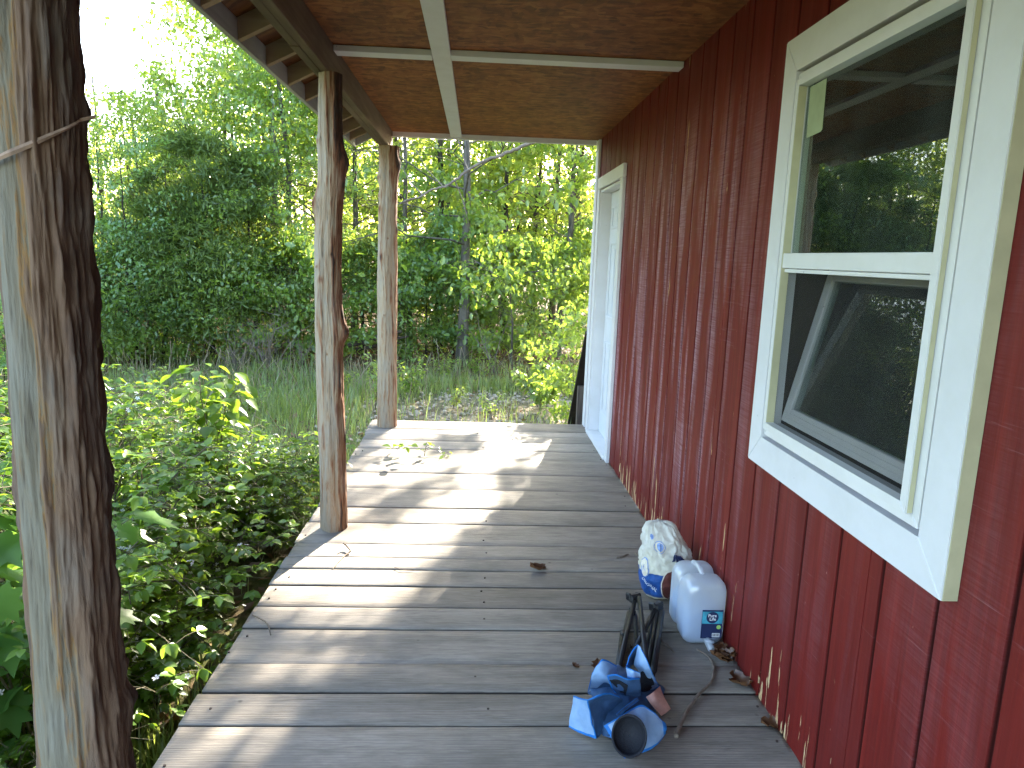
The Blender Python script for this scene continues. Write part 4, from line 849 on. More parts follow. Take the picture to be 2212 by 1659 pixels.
for k, (p, L, lb) in enumerate((((1160, 1231), .085, "reddish brown leaf alone on the shaded boards mid porch"), ((1600, 1478), .095, "large curled brown leaf by the wall base near the stick"), ((1668, 1568), .07, "brown leaf caught over a board gap by the wall, nearest the viewer"), ((1290, 1440), .05, "small brown leaf lying behind the crumpled chair fabric"), ((1243, 1440), .03, "crumb of dead leaf left of the crumpled chair fabric"), ((1290, 1487), .05, "dead leaf tucked beside the folded arm of the camp chair"), ((1372, 1405), .05, "tan dead leaf between the folded chair legs"))):
    c = at(*p, 2, 0); o = curled_leaf(c, L, k * 1.3 + .4, 30 + k, .25 - .1 * (k % 3)).build("dead_leaf", M['deadleaf'], None, True, org=c); tag(o, lb, "dead leaf", "dead leaves on the porch deck")
for k in range(9):
    c = P8(1150 + 12 * (k % 4) + rng.uniform(-40, 70), 960 + rng.uniform(-30, 45), 0); c[2] = .004 + .006 * (k % 3); o = curled_leaf(c, rng.uniform(.05, .08), k * .9, 60 + k, rng.uniform(-.5, .5)).build("dead_leaf", M['deadleaf'], None, True, org=c)
    tag(o, "brown leaf in the drift piled against the wall by the water jug", "dead leaf", "leaf drift by the water jug")

# dark panel leaning on the far end wall, and the upright under it
mb = MB(); a_ = np.array([6.227, .80]); b_ = np.array([7.31, gz(1.5, 7.3) + .0]); d_ = (b_ - a_) / np.linalg.norm(b_ - a_); nrm = np.array([-d_[1], d_[0]]) * .03
mb.add([(x, *p) for x in (0.965, 2.3) for p in (a_, b_, b_ + nrm, a_ + nrm)], [(0, 1, 2, 3), (7, 6, 5, 4), (0, 4, 5, 1), (1, 5, 6, 2), (2, 6, 7, 3), (3, 7, 4, 0)])
tag(mb.build("leaning_panel", M['darkboard'], None, org=(1.6, 7.3, GZ)), "dark plywood panel leaning against the far corner of the cabin", "plywood panel")
mb = MB(); mb.box(0.985, 1.055, 6.62, 6.70, gz(1, 6.66) - .05, .26); tag(mb.build("prop_post", M['greywood'], None, org=(1.02, 6.66, GZ)), "short grey timber upright propping the dark leaning panel", "timber prop")
# ------------------------------------------------------------------ vegetation
LEAF = (np.array([(0, 0, 0), (.33, -.27, .07), (.72, -.20, .03), (1, 0, -.06), (.72, .20, .03), (.33, .27, .07)]), [np.array([(0, 1, 2, 3), (0, 3, 4, 5)])])
LEAF2 = (np.array([(0, 0, 0), (.45, -.30, .08), (1, 0, -.03), (.45, .30, .08)]), [np.array([(0, 1, 2), (0, 2, 3)])])
OVATE = (np.array([(0, 0, 0), (.22, 0, .0), (.48, 0, .0), (.75, 0, -.03), (1.0, 0, -.10), (.20, -.27, .07), (.46, -.34, .09), (.76, -.20, .03), (.20, .27, .07), (.46, .34, .09), (.76, .20, .03)]),
         [np.array([(0, 5, 1), (0, 1, 8), (3, 7, 4), (3, 4, 10)]), np.array([(1, 5, 6, 2), (2, 6, 7, 3), (1, 2, 9, 8), (2, 3, 10, 9)])])
_lob = [(0, 0)] + [(-.06, -.10), (-.05, -.40), (.16, -.34), (.30, -.62), (.44, -.36), (.52, -.30), (.78, -.34), (.74, -.14), (1.05, 0), (.74, .14), (.78, .34), (.52, .30), (.44, .36), (.30, .62), (.16, .34), (-.05, .40), (-.06, .10)]
LOBED = (np.array([(.34, 0, .02)] + [(x, y, .14 * abs(y) - .08 * x * x) for x, y in _lob]), [np.array([(0, 1 + i, 1 + (i + 1) % len(_lob)) for i in range(len(_lob))])])
PETAL5 = (np.array([(0, 0, .0)] + [(math.cos(R(72 * k + d)) * r_, math.sin(R(72 * k + d)) * r_, z_) for k in range(5) for (d, r_, z_) in ((-24, .75, .10), (0, 1.0, .16), (24, .75, .10))]), [np.array([(0, 1 + 3 * k, 2 + 3 * k, 3 + 3 * k) for k in range(5)])])
def rotm(yaw, pitch, roll):
    cy, sy, cp, sp, cr, sr = np.cos(yaw), np.sin(yaw), np.cos(pitch), np.sin(pitch), np.cos(roll), np.sin(roll)
    return np.stack([np.stack([cy * cp, cy * sp * sr - sy * cr, cy * sp * cr + sy * sr], -1), np.stack([sy * cp, sy * sp * sr + cy * cr, sy * sp * cr - cy * sr], -1), np.stack([-sp, cp * sr, cp * cr], -1)], 1)
def scatter(tmpl, pos, Rm, scale):
    tv, tf = tmpl; n = len(pos); V = np.einsum('nij,kj->nki', Rm, tv) * np.asarray(scale).reshape(-1, 1, 1) + pos[:, None, :]
    k = len(tv); o = (np.arange(n) * k)[:, None, None]
    return V.reshape(-1, 3), [(f[None] + o).reshape(-1, f.shape[1]) for f in tf]
def tubes_np(paths, sides=5):
    Vs, Fs, b = [], [], 0
    for P, r_ in paths:
        P = np.asarray(P, float); m = len(P); d = np.gradient(P, axis=0); d /= np.linalg.norm(d, axis=1, keepdims=True) + 1e-9
        ref = np.where(np.abs(d[:, 2:3]) > .9, [[1., 0, 0]], [[0, 0, 1.]]); a = np.cross(d, ref); a /= np.linalg.norm(a, axis=1, keepdims=True) + 1e-9; c = np.cross(a, d)
        n = sides if np.isscalar(sides) else sides; t = np.arange(n) * 2 * math.pi / n
        V = P[:, None, :] + np.asarray(r_).reshape(-1, 1, 1) * (np.cos(t)[None, :, None] * a[:, None, :] + np.sin(t)[None, :, None] * c[:, None, :])
        i_, j_ = np.meshgrid(np.arange(m - 1), np.arange(n), indexing='ij'); q = b + i_ * n + j_; q2 = b + i_ * n + (j_ + 1) % n
        Fs.append(np.stack([q, q2, q2 + n, q + n], -1).reshape(-1, 4)); Vs.append(V.reshape(-1, 3)); b += m * n
    return np.concatenate(Vs), np.concatenate(Fs)
def joinm(parts):
    Vs, Fs, b = [], [], 0
    for V, fl in parts:
        Vs.append(V); Fs += [np.asarray(f) + b for f in fl]; b += len(V)
    return np.concatenate(Vs), Fs
def tree_geo(seed, H, base, cr, nl, ls, shape='oak', thick=.0115, sag=.0, dens=.8):
    """trunk with limbs and branches, and leaves in sprays along the branches: (wood V, F), (leaf V, F)"""
    g = np.random.default_rng(seed); m = 14; t = np.linspace(0, 1, m)
    wander = np.cumsum(g.normal(0, .012 * H, (m, 2)) * np.array([1, 1]), 0) * t[:, None] ** .6 * .6
    T = np.stack([wander[:, 0], wander[:, 1], t * H - .25 * (t < .001)], -1); r0 = thick * H
    paths = [(T, r0 * (1 - t * .88) * (1 + .45 * np.exp(-t * 18)))]; limbs = []; sub = []
    nlimb = int(10 + (H - base) * 4.2)
    for i in range(nlimb):
        h = base + (H * .97 - base) * ((i + g.random()) / nlimb); q = (h - base) / (H - base)
        if shape == 'oak': L = cr * (.55 + .75 * math.sin(math.pi * min(1, q * .85 + .12))) * g.uniform(.65, 1.15); el = R(g.uniform(5, 40) + 35 * q)
        elif shape == 'slim': L = cr * (.45 + .8 * q) * g.uniform(.5, 1.1) * (1.15 - .5 * max(0, q - .75) / .25); el = R(g.uniform(0, 45) + 25 * q)
        else: L = cr * (1.08 - q) * g.uniform(.75, 1.1) + .12; el = R(g.uniform(-8, 22) + 30 * q)
        az = i * 2.4 + g.uniform(-.5, .5); p0 = np.array([np.interp(h, T[:, 2], T[:, 0]), np.interp(h, T[:, 2], T[:, 1]), h]); s = np.linspace(0, 1, 6)
        d = np.array([math.cos(az) * math.cos(el), math.sin(az) * math.cos(el), math.sin(el)]); P = p0 + s[:, None] * L * d; P[:, 2] += (-.18 - sag) * L * s ** 2
        P[1:] += g.normal(0, .035 * L, (5, 3)); rb = r0 * (1 - q * .85) * .25 * (.5 + .5 * L / cr); paths.append((P, np.maximum(rb * (1 - s * .8), .004)))
        for j in range(5 if shape != 'cedar' else 7):
            f = g.uniform(.25, 1.0) if j else 1.0; k = min(4, int(f * 5)); b0 = P[k] + (P[k + 1] - P[k]) * (f * 5 - k); a2 = az + g.choice([-1, 1]) * g.uniform(.4, 1.2); e2 = el * .4 + R(g.uniform(-25, 30)); l2 = L * g.uniform(.28, .55)
            s4 = np.linspace(0, 1, 4); d2 = np.array([math.cos(a2) * math.cos(e2), math.sin(a2) * math.cos(e2), math.sin(e2)]); Q = b0 + s4[:, None] * l2 * d2; Q[:, 2] -= (.22 + sag) * l2 * s4 ** 2
            paths.append((Q, np.maximum(rb * .35 * (1 - s4 * .8), .0028))); sub.append((Q, l2))
    per = max(3, nl // (len(sub) * 3)); pos, yaw, pit, rol, sc = [], [], [], [], []
    for Q, l2 in sub:
        if g.random() > dens and shape != 'cedar': continue
        for f in (.35, .68, 1.0):
            c = Q[0] + (Q[-1] - Q[0]) * f + np.array([0, 0, -.1 * l2 * f]); n = int(per * g.uniform(.4, 1.6)); d = Q[-1] - Q[0]; a0 = math.atan2(d[1], d[0])
            if shape == 'cedar':
                pos.append(c + g.normal(0, 1, (n, 3)) * np.array([.20, .20, .15]) * (.5 + l2)); yaw.append(a0 + g.normal(0, .7, n)); pit.append(g.normal(.0, .8, n)); rol.append(g.uniform(-3, 3, n)); sc.append(ls * g.uniform(.5, 1.2, n))
            else:
                pos.append(c + g.normal(0, 1, (n, 3)) * np.array([.17, .17, .10])); yaw.append(a0 + g.normal(0, 1.3, n)); pit.append(g.normal(.55, .7, n)); rol.append(g.normal(0, .85, n)); sc.append(ls * g.uniform(.6, 1.25, n))
    pos = np.concatenate(pos); tm = LEAF if shape != 'cedar' else (np.array([(0, 0, 0), (.5, -.10, .02), (1, 0, .05), (.5, .10, .02)]), [np.array([(0, 1, 2), (0, 2, 3)])])
    return paths, (pos, rotm(np.concatenate(yaw), np.concatenate(pit), np.concatenate(rol)), np.concatenate(sc), tm)
PROTO = {}
def wood_of(paths, open_at=None):
    if open_at is not None:
        paths = paths[:1] + [q for q in paths[1:] if open_at(np.asarray(q[0])).all()]
    a_ = tubes_np(paths[:1], 10); b_ = tubes_np(paths[1:], 4); return joinm([(a_[0], [a_[1]]), (b_[0], [b_[1]])])
def proto(key, mat, bark, *a, **k):
    paths, (p, rm, sc, tm) = tree_geo(*a, **k); wv, wf = wood_of(paths); lv, lf = scatter(tm, p, rm, sc)
    w_ = np_mesh("trunk", wv, wf); w_.materials.append(M[bark]); w_.polygons.foreach_set('use_smooth', np.ones(len(w_.polygons), dtype=bool)); l_ = np_mesh("crown", lv, lf); l_.materials.append(M[mat]); PROTO[key] = (w_, l_, a[1], (p, rm, sc, tm, paths))
proto('oak1', 'leaf_oak', 'bark_grey', 1, 7.0, 1.1, 1.9, 9500, .125, dens=.68)
proto('oak2', 'leaf_oak', 'bark_grey', 2, 7.0, 1.0, 1.7, 8000, .118, dens=.6)
proto('oak3', 'leaf_oak', 'bark_dark', 3, 6.0, .6, 1.8, 6800, .112, dens=.55)
proto('slim1', 'leaf_yel', 'bark_grey', 4, 8.5, 1.3, 1.45, 8000, .125, shape='slim', thick=.0095, dens=.8)
proto('slim2', 'leaf_yel', 'bark_dark', 5, 8.5, 1.8, 1.35, 7500, .125, shape='slim', thick=.0085, dens=.8)
proto('slim3', 'leaf_oak', 'bark_grey', 6, 8.0, 1.0, 1.2, 7500, .115, shape='slim', thick=.0075, dens=.8)
proto('cedar1', 'leaf_cedar', 'bark_dark', 7, 4.6, .9, 1.7, 16000, .17, shape='cedar', thick=.014)
proto('cedar2', 'leaf_cedar', 'bark_dark', 8, 4.2, 1.1, 1.5, 14000, .16, shape='cedar', thick=.013, sag=.2)
proto('under1', 'leaf_yel', 'bark_grey', 9, 2.4, .15, 1.0, 3600, .105, thick=.009, dens=.95)
proto('under2', 'leaf_blue', 'bark_dark', 10, 2.8, .2, 1.1, 4200, .100, thick=.009, dens=.95)
def px2x(px, Y): return (px - 1031) / 1550.0 * Y
def plant_tree(key, px, Y, H, label, mat=None, name="oak_tree", group="trees of the wood beyond the clearing", rot=None, x=None, fat=1.0):
    w_, l_, h0, (lp, lr, lsc, ltm, lpath) = PROTO[key]; X = px2x(px, Y) if x is None else x; s = H / h0
    root = thing(name, label, "tree", (X, Y, gz(X, Y) - .03), group)
    rot = rng.uniform(0, 6.28) if rot is None else rot
    if X + 2.2 > -9.0 + .335 * (Y - 10):                      # stands in the sun's way: its own crown, open where the sun comes through
        Rz = np.array([[math.cos(rot), -math.sin(rot), 0], [math.sin(rot), math.cos(rot), 0], [0, 0, 1]]); keepf = lambda q: sun_keep((q @ Rz.T) * s + ORG[root.name], np.random.default_rng(int(px) % 97)); keep = keepf(lp)
        wm = w_.materials[0]; wv, wf = wood_of(lpath, lambda q: deck_clear((q @ Rz.T) * s + ORG[root.name])); w_ = np_mesh('trunk', wv, wf); w_.materials.append(wm); w_.polygons.foreach_set('use_smooth', np.ones(len(w_.polygons), dtype=bool))
        lv, lf = scatter(ltm, lp[keep], lr[keep], lsc[keep]); mm = l_.materials[0]; l_ = np_mesh("crown", lv, lf); l_.materials.append(mm)
    for nm, me in (("trunk", w_), ("crown", l_)):
        o = bpy.data.objects.new(nm, me); col.objects.link(o); o.parent = root
        if nm == "crown" and mat: o.material_slots[0].link = 'OBJECT'; o.material_slots[0].material = M[mat]
        if nm == "trunk": o.scale = (fat, fat, 1)
    root.scale = (s, s, s); root.rotation_euler = (0, 0, rot); return root
# where the photograph shows shade on the deck; crowns in the sun's way are open elsewhere
def poly_has(x, y, P):
    P = np.asarray(P); ins = np.zeros(len(x), bool)
    for (x0, y0), (x1, y1) in zip(P, np.roll(P, -1, 0)):
        c = (y0 > y) != (y1 > y); xx = x0 + (y - y0) / (y1 - y0 + 1e-12) * (x1 - x0); ins ^= c & (x < xx)
    return ins
def z5(x, y): return at((900 + x / 1.8433) / 1.3888, (1000 + y / 1.8433) / 1.3888, 2, 0)[:2]
SHADE = [[z5(*p) for p in q] for q in (
    [(1185, 505), (1190, 590), (1215, 600), (1260, 690), (1600, 690), (1560, 500)], [(1180, 690), (1250, 690), (1700, 900), (1150, 860), (1180, 780)],
    [(560, 640), (760, 590), (960, 596), (1020, 640), (900, 690), (700, 680), (620, 660)],
    [(830, 785), (860, 800), (820, 870), (700, 930), (600, 985), (520, 1050), (400, 1085), (270, 1040), (270, 900), (420, 905), (560, 840), (700, 790)],
    [(560, 1400), (660, 1380), (640, 1450), (590, 1560), (480, 1640), (430, 1660), (560, 1500)], [(270, 640), (330, 700), (420, 740), (360, 770), (270, 760)], [(60, 1040), (160, 1120), (0, 1250), (-60, 1100)])]
SHADE.append([(-.62, 2.20), (-.40, 2.25), (-.35, 1.0), (-.60, 1.0)]); SHADE.append([(-.95, 2.55), (-.70, 2.45), (-.74, 1.9), (-.78, 1.0), (-.95, 1.0)])
def deck_clear(P):
    q = P[:, 2] / sun_dir[2]; hx = P[:, 0] - sun_dir[0] * q; hy = P[:, 1] - sun_dir[1] * q
    return ~((hx > -.98) & (hx < .99 - .335 * (6.15 - hy) + .1) & (hy > .9) & (hy < 6.3))
def sun_keep(P, g):
    s = P[:, 2] / sun_dir[2]; hx = P[:, 0] - sun_dir[0] * s; hy = P[:, 1] - sun_dir[1] * s
    hx2 = hx + g.normal(0, .045, len(P)); hy2 = hy + g.normal(0, .09, len(P)); on_deck = (hx > -.98) & (hx < 1.1) & (hy > .9) & (hy < 6.35)
    sh = np.zeros(len(P), bool)
    for q in SHADE: sh |= poly_has(hx2, hy2, q)
    xb = .99 - .335 * (6.15 - hy2); sh |= hx2 > xb - np.abs(g.normal(0, .13, len(P))); mo = fbm(np.stack([hx * 3.4, hy * 1.6, hx * 0 + 3], -1), 58, 3); sh |= mo > .66
    dn = fbm(np.stack([hx * 1.1, hy * .55, hx * 0], -1), 55, 3); beside = (s > 5.0) & (hx > -4.6) & (hx <= -.98) & (hy > .2) & (hy < 7); clearing = (hx > -7) & (hx < 2.2) & (hy >= 6.35) & (hy < 11.2) & (s > 4.5)
    return np.where(on_deck, sh, np.where(beside, dn > .64, np.where(clearing, dn > .49, True)))
# trees one can tell apart, placed from their trunks in the photograph
plant_tree('oak1', 1003, 13.2, 8.2, "oak with the thickest mossy trunk, between the far post and the cabin", 'leaf_oak', rot=.4, fat=1.05)
plant_tree('slim2', 950, 14.6, 8.6, "dark straight trunk just right of the far log post", 'leaf_yel', rot=1.0, fat=1.15)
plant_tree('slim1', 1063, 17.5, 9.5, "slim grey trunk rising in the middle of the bright gap before the cabin door", 'leaf_yel', rot=2.0)
plant_tree('slim2', 1090, 15.6, 9.0, "leaning twin stem right of the thick mossy oak", 'leaf_yel', rot=3.4, fat=.9)
plant_tree('slim3', 1107, 18.5, 9.0, "thin pale stem set behind the leaning twin stem", 'leaf_yel', rot=4.0)
plant_tree('slim3', 1210, 14.5, 8.5, "grey trunk standing nearest to the cabin corner trim", 'leaf_oak', rot=5.1, fat=1.2)
plant_tree('slim1', 1240, 17.0, 9.0, "dark slender trunk half hidden by the cabin corner", 'leaf_yel', rot=.2)
plant_tree('slim3', 890, 14.2, 8.0, "thin leafy stem directly beside the far log post", 'leaf_oak', rot=2.4)
plant_tree('under1', 1112, 13.0, 2.6, "low light green bushy tree at the wood edge right of the mossy oak", 'leaf_oak', name="understory_tree", group="low bushy trees along the wood edge", rot=.7)
plant_tree('under2', 1040, 14.8, 2.4, "dark low bushy tree behind the foot of the mossy oak", None, "understory_tree", "low bushy trees along the wood edge", 1.9)
plant_tree('under2', 1190, 15.2, 2.6, "dark low bushy tree near the foot of the cabin corner trunk", None, "understory_tree", "low bushy trees along the wood edge", 3.0)
plant_tree('under2', 925, 13.6, 2.3, "bluish bushy tree filling the space right of the far post", None, "understory_tree", "low bushy trees along the wood edge", 4.4)
plant_tree('cedar1', 790, 13.6, 3.0, "dark cedar seen between the middle post and the far post", None, "cedar_tree", "dark cedars along the wood edge", .5)
plant_tree('slim3', 652, 13.8, 8.4, "tall oak with a thin pale trunk just left of the middle post", 'leaf_oak', rot=1.2, fat=1.1)
plant_tree('oak1', 610, 15.0, 7.2, "tallest leafy oak under the porch eave, left of the middle post", 'leaf_oak', rot=2.8)
plant_tree('oak2', 545, 16.2, 6.3, "broad oak whose crown reaches the end of the eave against the white sky", 'leaf_oak', rot=4.2)
plant_tree('oak3', 405, 17.2, 4.8, "rounded bluish oak standing dark against the white sky gap", 'leaf_blue', rot=.9)
plant_tree('cedar1', 470, 12.6, 3.7, "largest dark cedar in the middle of the wood edge", None, "cedar_tree", "dark cedars along the wood edge", 1.1)
plant_tree('cedar2', 560, 12.9, 3.4, "sagging cedar behind the grey dead brush", None, "cedar_tree", "dark cedars along the wood edge", 2.2)
plant_tree('cedar2', 370, 12.3, 3.2, "cedar with a bare dark trunk behind the tall bramble shoot", None, "cedar_tree", "dark cedars along the wood edge", 3.5)
plant_tree('oak3', 300, 11.9, 3.3, "bluish green oak drooping over the cedars right of the nearest post", 'leaf_blue', rot=2.0)
plant_tree('oak3', 235, 14.5, 3.9, "bright backlit oak touching the edge of the nearest post", 'leaf_yel', rot=3.1)
plant_tree('slim1', 330, 19.0, 4.4, "yellow green backlit tree low under the white sky gap", 'leaf_yel', rot=5.0)
plant_tree('oak2', 30, 13.0, 6.2, "sunny oak in the strip left of the nearest post", 'leaf_yel', rot=.3)
plant_tree('oak3', -60, 12.0, 6.0, "leafy oak cut by the picture edge left of the nearest post", 'leaf_oak', rot=1.5)
plant_tree('under1', 25, 9.4, 1.9, "bright yellow green bush at the clearing edge left of the nearest post", 'leaf_yel', "understory_tree", "low bushy trees along the wood edge", 1.1)
plant_tree('under2', 35, 8.2, 1.25, "dark low bush under the bright bush left of the nearest post", None, "understory_tree", "low bushy trees along the wood edge", 2.6)
plant_tree("under1", 1288, 7.9, 1.4, "leafy green sapling pressed against the cabin corner", 'leaf_oak', "understory_tree", "low bushy trees along the wood edge", .4)
for a_ in (('oak3', 255, 12.6, 3.7, "leafy oak with low boughs close by the nearest post", 'leaf_oak', 1.7), ('oak2', 345, 13.4, 4.0, "light green oak below the lowest dip of the white sky", 'leaf_yel', 3.3), ('oak1', 430, 13.9, 4.6, "fresh green oak rising behind the largest cedar", 'leaf_oak', 5.0),
           ('oak3', 515, 14.2, 5.2, "bright oak filling the wood edge above the dead brush", 'leaf_yel', .4), ('oak2', 610, 13.1, 4.6, "leafy oak just left of the middle post, behind its pale trunked neighbour", 'leaf_oak', 2.5), ('oak1', 705, 14.8, 7.4, "tall oak hidden half behind the middle post", 'leaf_yel', 4.4), ('oak2', 775, 15.5, 7.0, "oak filling the slot between the middle and far posts", 'leaf_oak', 5.6),
           ('oak3', 855, 16.0, 6.6, "yellow green oak directly behind the far post", 'leaf_yel', 1.0), ('oak2', 975, 16.6, 7.4, "backlit oak between the dark straight trunk and the mossy oak", 'leaf_yel', 3.0), ('oak3', 1150, 16.8, 7.0, "broad backlit oak in the right of the bright gap", 'leaf_yel', 2.1)):
    plant_tree(a_[0], a_[1], a_[2], a_[3], a_[4], a_[5], rot=a_[6])
for a_ in (('under1', 250, 11.7, 1.7, "low leafy bush under the oaks right of the nearest post", 'leaf_oak', .5), ('under2', 315, 12.0, 2.0, "blue green bush under the drooping bluish oak", None, 1.5), ('under1', 395, 12.0, 1.6, "leafy bush before the bare trunked cedar", 'leaf_oak', 2.5), ('under2', 455, 12.9, 2.3, "bush leaning out from under the largest cedar", 'leaf_oak', 3.5),
           ('under1', 530, 12.2, 1.7, "light bush behind the low grey brush", 'leaf_yel', 4.5), ('under1', 632, 12.4, 2.0, "green bush at the wood edge touching the middle post", 'leaf_oak', 5.5), ('under1', 722, 12.6, 1.9, "bush hidden half behind the middle post", 'leaf_oak', .9), ('under2', 985, 14.0, 1.9, "bush between the dark straight trunk and the mossy oak", 'leaf_oak', 2.9), ('under1', 1075, 13.8, 1.5, "small bush below the leaning twin stem", 'leaf_oak', 3.9), ('under1', 865, 13.2, 1.8, "leafy bush at the wood edge behind the far post", 'leaf_oak', 4.9)):
    plant_tree(a_[0], a_[1], a_[2], a_[3], a_[4], a_[5], "understory_tree", "low bushy trees along the wood edge", a_[6])
# the ranks behind, which read as one another
def hcap(px, Y): return 1.94 + Y * (np.interp(px, [-400, 0, 120, 175, 380, 470, 520, 700, 3000], [.19, .20, .17, .118, .118, .15, .27, .36, .38]))
k = 0
for Y0, n_, p0, p1 in ((18.5, 9, -260, 1240), (25.0, 12, -300, 1270)):
    for i in range(n_):
        px = p0 + (p1 - p0) * (i + rng.uniform(.1, .9)) / n_; Y = Y0 + rng.uniform(-1.3, 1.6); k += 1
        key = ('slim1', 'slim2', 'oak2', 'slim3', 'oak1')[k % 5] if px > 480 else ('oak3', 'slim3', 'oak2')[k % 3]
        H = min(hcap(px, Y) * rng.uniform(.86, 1.0), 11.0)
        plant_tree(key, px, Y, H, "leafy tree standing deep in the wood behind its front row", ('leaf_yel', 'leaf_oak', 'leaf_yel')[k % 3], "woodland_tree", "trees deep in the wood")
k = 0
for (x, y) in ((-13, 4), (-14, 8.5), (-15, -1), (-12.5, 11)):
    plant_tree(('oak1', 'oak3', 'oak2')[k % 3], 0, y, 6.5, "leafy tree standing deep in the wood behind its front row", 'leaf_oak', "woodland_tree", "trees deep in the wood", x=x); k += 1
# oaks added beyond the far corner, crowns cut to dapple the boards
for kk, (x, y, H, seed, lb) in enumerate(((5.0, 14.0, 8.6, 31, "unseen wide crowned oak added behind the cabin to screen the low sun"), (6.6, 16.8, 9.4, 32, "unseen taller oak added right of the wide crowned one to shade the deck"), (2.3, 17.2, 9.0, 33, "oak added next to the wood edge, its crown cut to dapple the deck"))):
    paths, (p, rm, sc, tm) = tree_geo(seed, H, 1.6, 2.7, 30000, .125); root = thing("oak_tree", lb, "tree", (x, y, gz(x, y)), "trees of the wood beyond the clearing")  # added oaks, under the same name as the other oaks
    keep = sun_keep(p + ORG[root.name], np.random.default_rng(seed)); o0 = ORG[root.name]; wv, wf = wood_of(paths, lambda q: deck_clear(q + o0))
    np_obj("trunk", wv + o0, wf, M['bark_grey'], root, True); lv, lf = scatter(tm, p[keep], rm[keep], sc[keep]); np_obj("crown", lv + o0, lf, M['leaf_oak'], root)
limb_tree = thing("oak_tree", "oak behind the cabin corner reaching a bare crooked limb across the bright gap", "tree", (3.5, 11.4, gz(3.5, 11.4)), "trees of the wood beyond the clearing")
paths, (p, rm, sc, tm) = tree_geo(44, 8.0, 3.2, 1.6, 7000, .12, shape='slim', thick=.012); o0 = ORG[limb_tree.name]; wv, wf = wood_of(paths, lambda q: deck_clear(q + o0)); keep = sun_keep(p + o0, np.random.default_rng(3))
np_obj("trunk", wv + o0, wf, M['bark_grey'], limb_tree, True); lv, lf = scatter(tm, p[keep], rm[keep], sc[keep]); np_obj("crown", lv + o0, lf, M['leaf_yel'], limb_tree)
LP = [at(px, py, 1, 10.6) for px, py in ((866, 438), (880, 432), (905, 426), (938, 408), (962, 402), (985, 388), (1005, 372), (1040, 350), (1080, 336), (1115, 322), (1165, 300), (1240, 262))] + [np.array([2.2, 11.0, 4.0]), np.array([3.5, 11.4, 4.0])]
LPc = crom(np.array(LP), 70); LPc += (rng.random((70, 3)) - .5) * .02; lw = tubes_np([(LPc, np.linspace(.010, .032, 70))] + [(np.array([LPc[k_], LPc[k_] + [dx * .4, .1, dz * .3], LPc[k_] + [dx * .8, .2, dz * .8]]), [.010, .007, .003]) for k_, dx, dz in ((12, -.5, .7), (20, -.6, .8), (26, .3, -.9), (33, -.3, 1.0), (8, -.6, -.3))], 7)
np_obj("limb", lw[0], [lw[1]], M['twig'], limb_tree, True)
# the far-off wood as one mass
g = np.random.default_rng(91); nc = 800; Y = g.uniform(30, 42, nc); px = g.uniform(-500, 1480, nc); X = px2x(px, Y); Zt = np.array([min(hcap(a, b) * .98, 13) for a, b in zip(px, Y)]); Zc = g.random(nc) ** .9 * Zt + .3; rp = np.repeat(np.arange(nc), 34)
pos = np.stack([X[rp], Y[rp], Zc[rp]], -1) + g.normal(0, 1, (len(rp), 3)) * np.array([.85, .85, .5]); n = len(pos)
lv, lf = scatter(LEAF2, pos, rotm(g.uniform(0, 6.28, n), g.normal(.4, .5, n), g.normal(0, .6, n)), g.uniform(.16, .34, n))
tp = []
for i in range(170):
    yy = g.uniform(29, 50); xx = px2x(g.uniform(-400, 1450), yy); hh = g.uniform(5, 9); tp.append((np.array([[xx, yy, -.7], [xx + g.normal(0, .1), yy, hh * .5], [xx + g.normal(0, .3), yy, hh]]), np.array([.11, .08, .03]) * g.uniform(.6, 1.3)))
tw = tubes_np(tp, 5); me_v, me_f = joinm([(lv, lf), (tw[0], [tw[1]])]); fw = np_obj("far_woods", me_v, me_f, [M['leaf_yel'], M['bark_dark']]); mi = np.zeros(len(fw.data.polygons), dtype=np.int32); mi[-len(tw[1]):] = 1
fw.data.polygons.foreach_set('material_index', mi); tag(fw, "far-off sunlit wood glowing behind the trunks", "woods", kind="stuff")

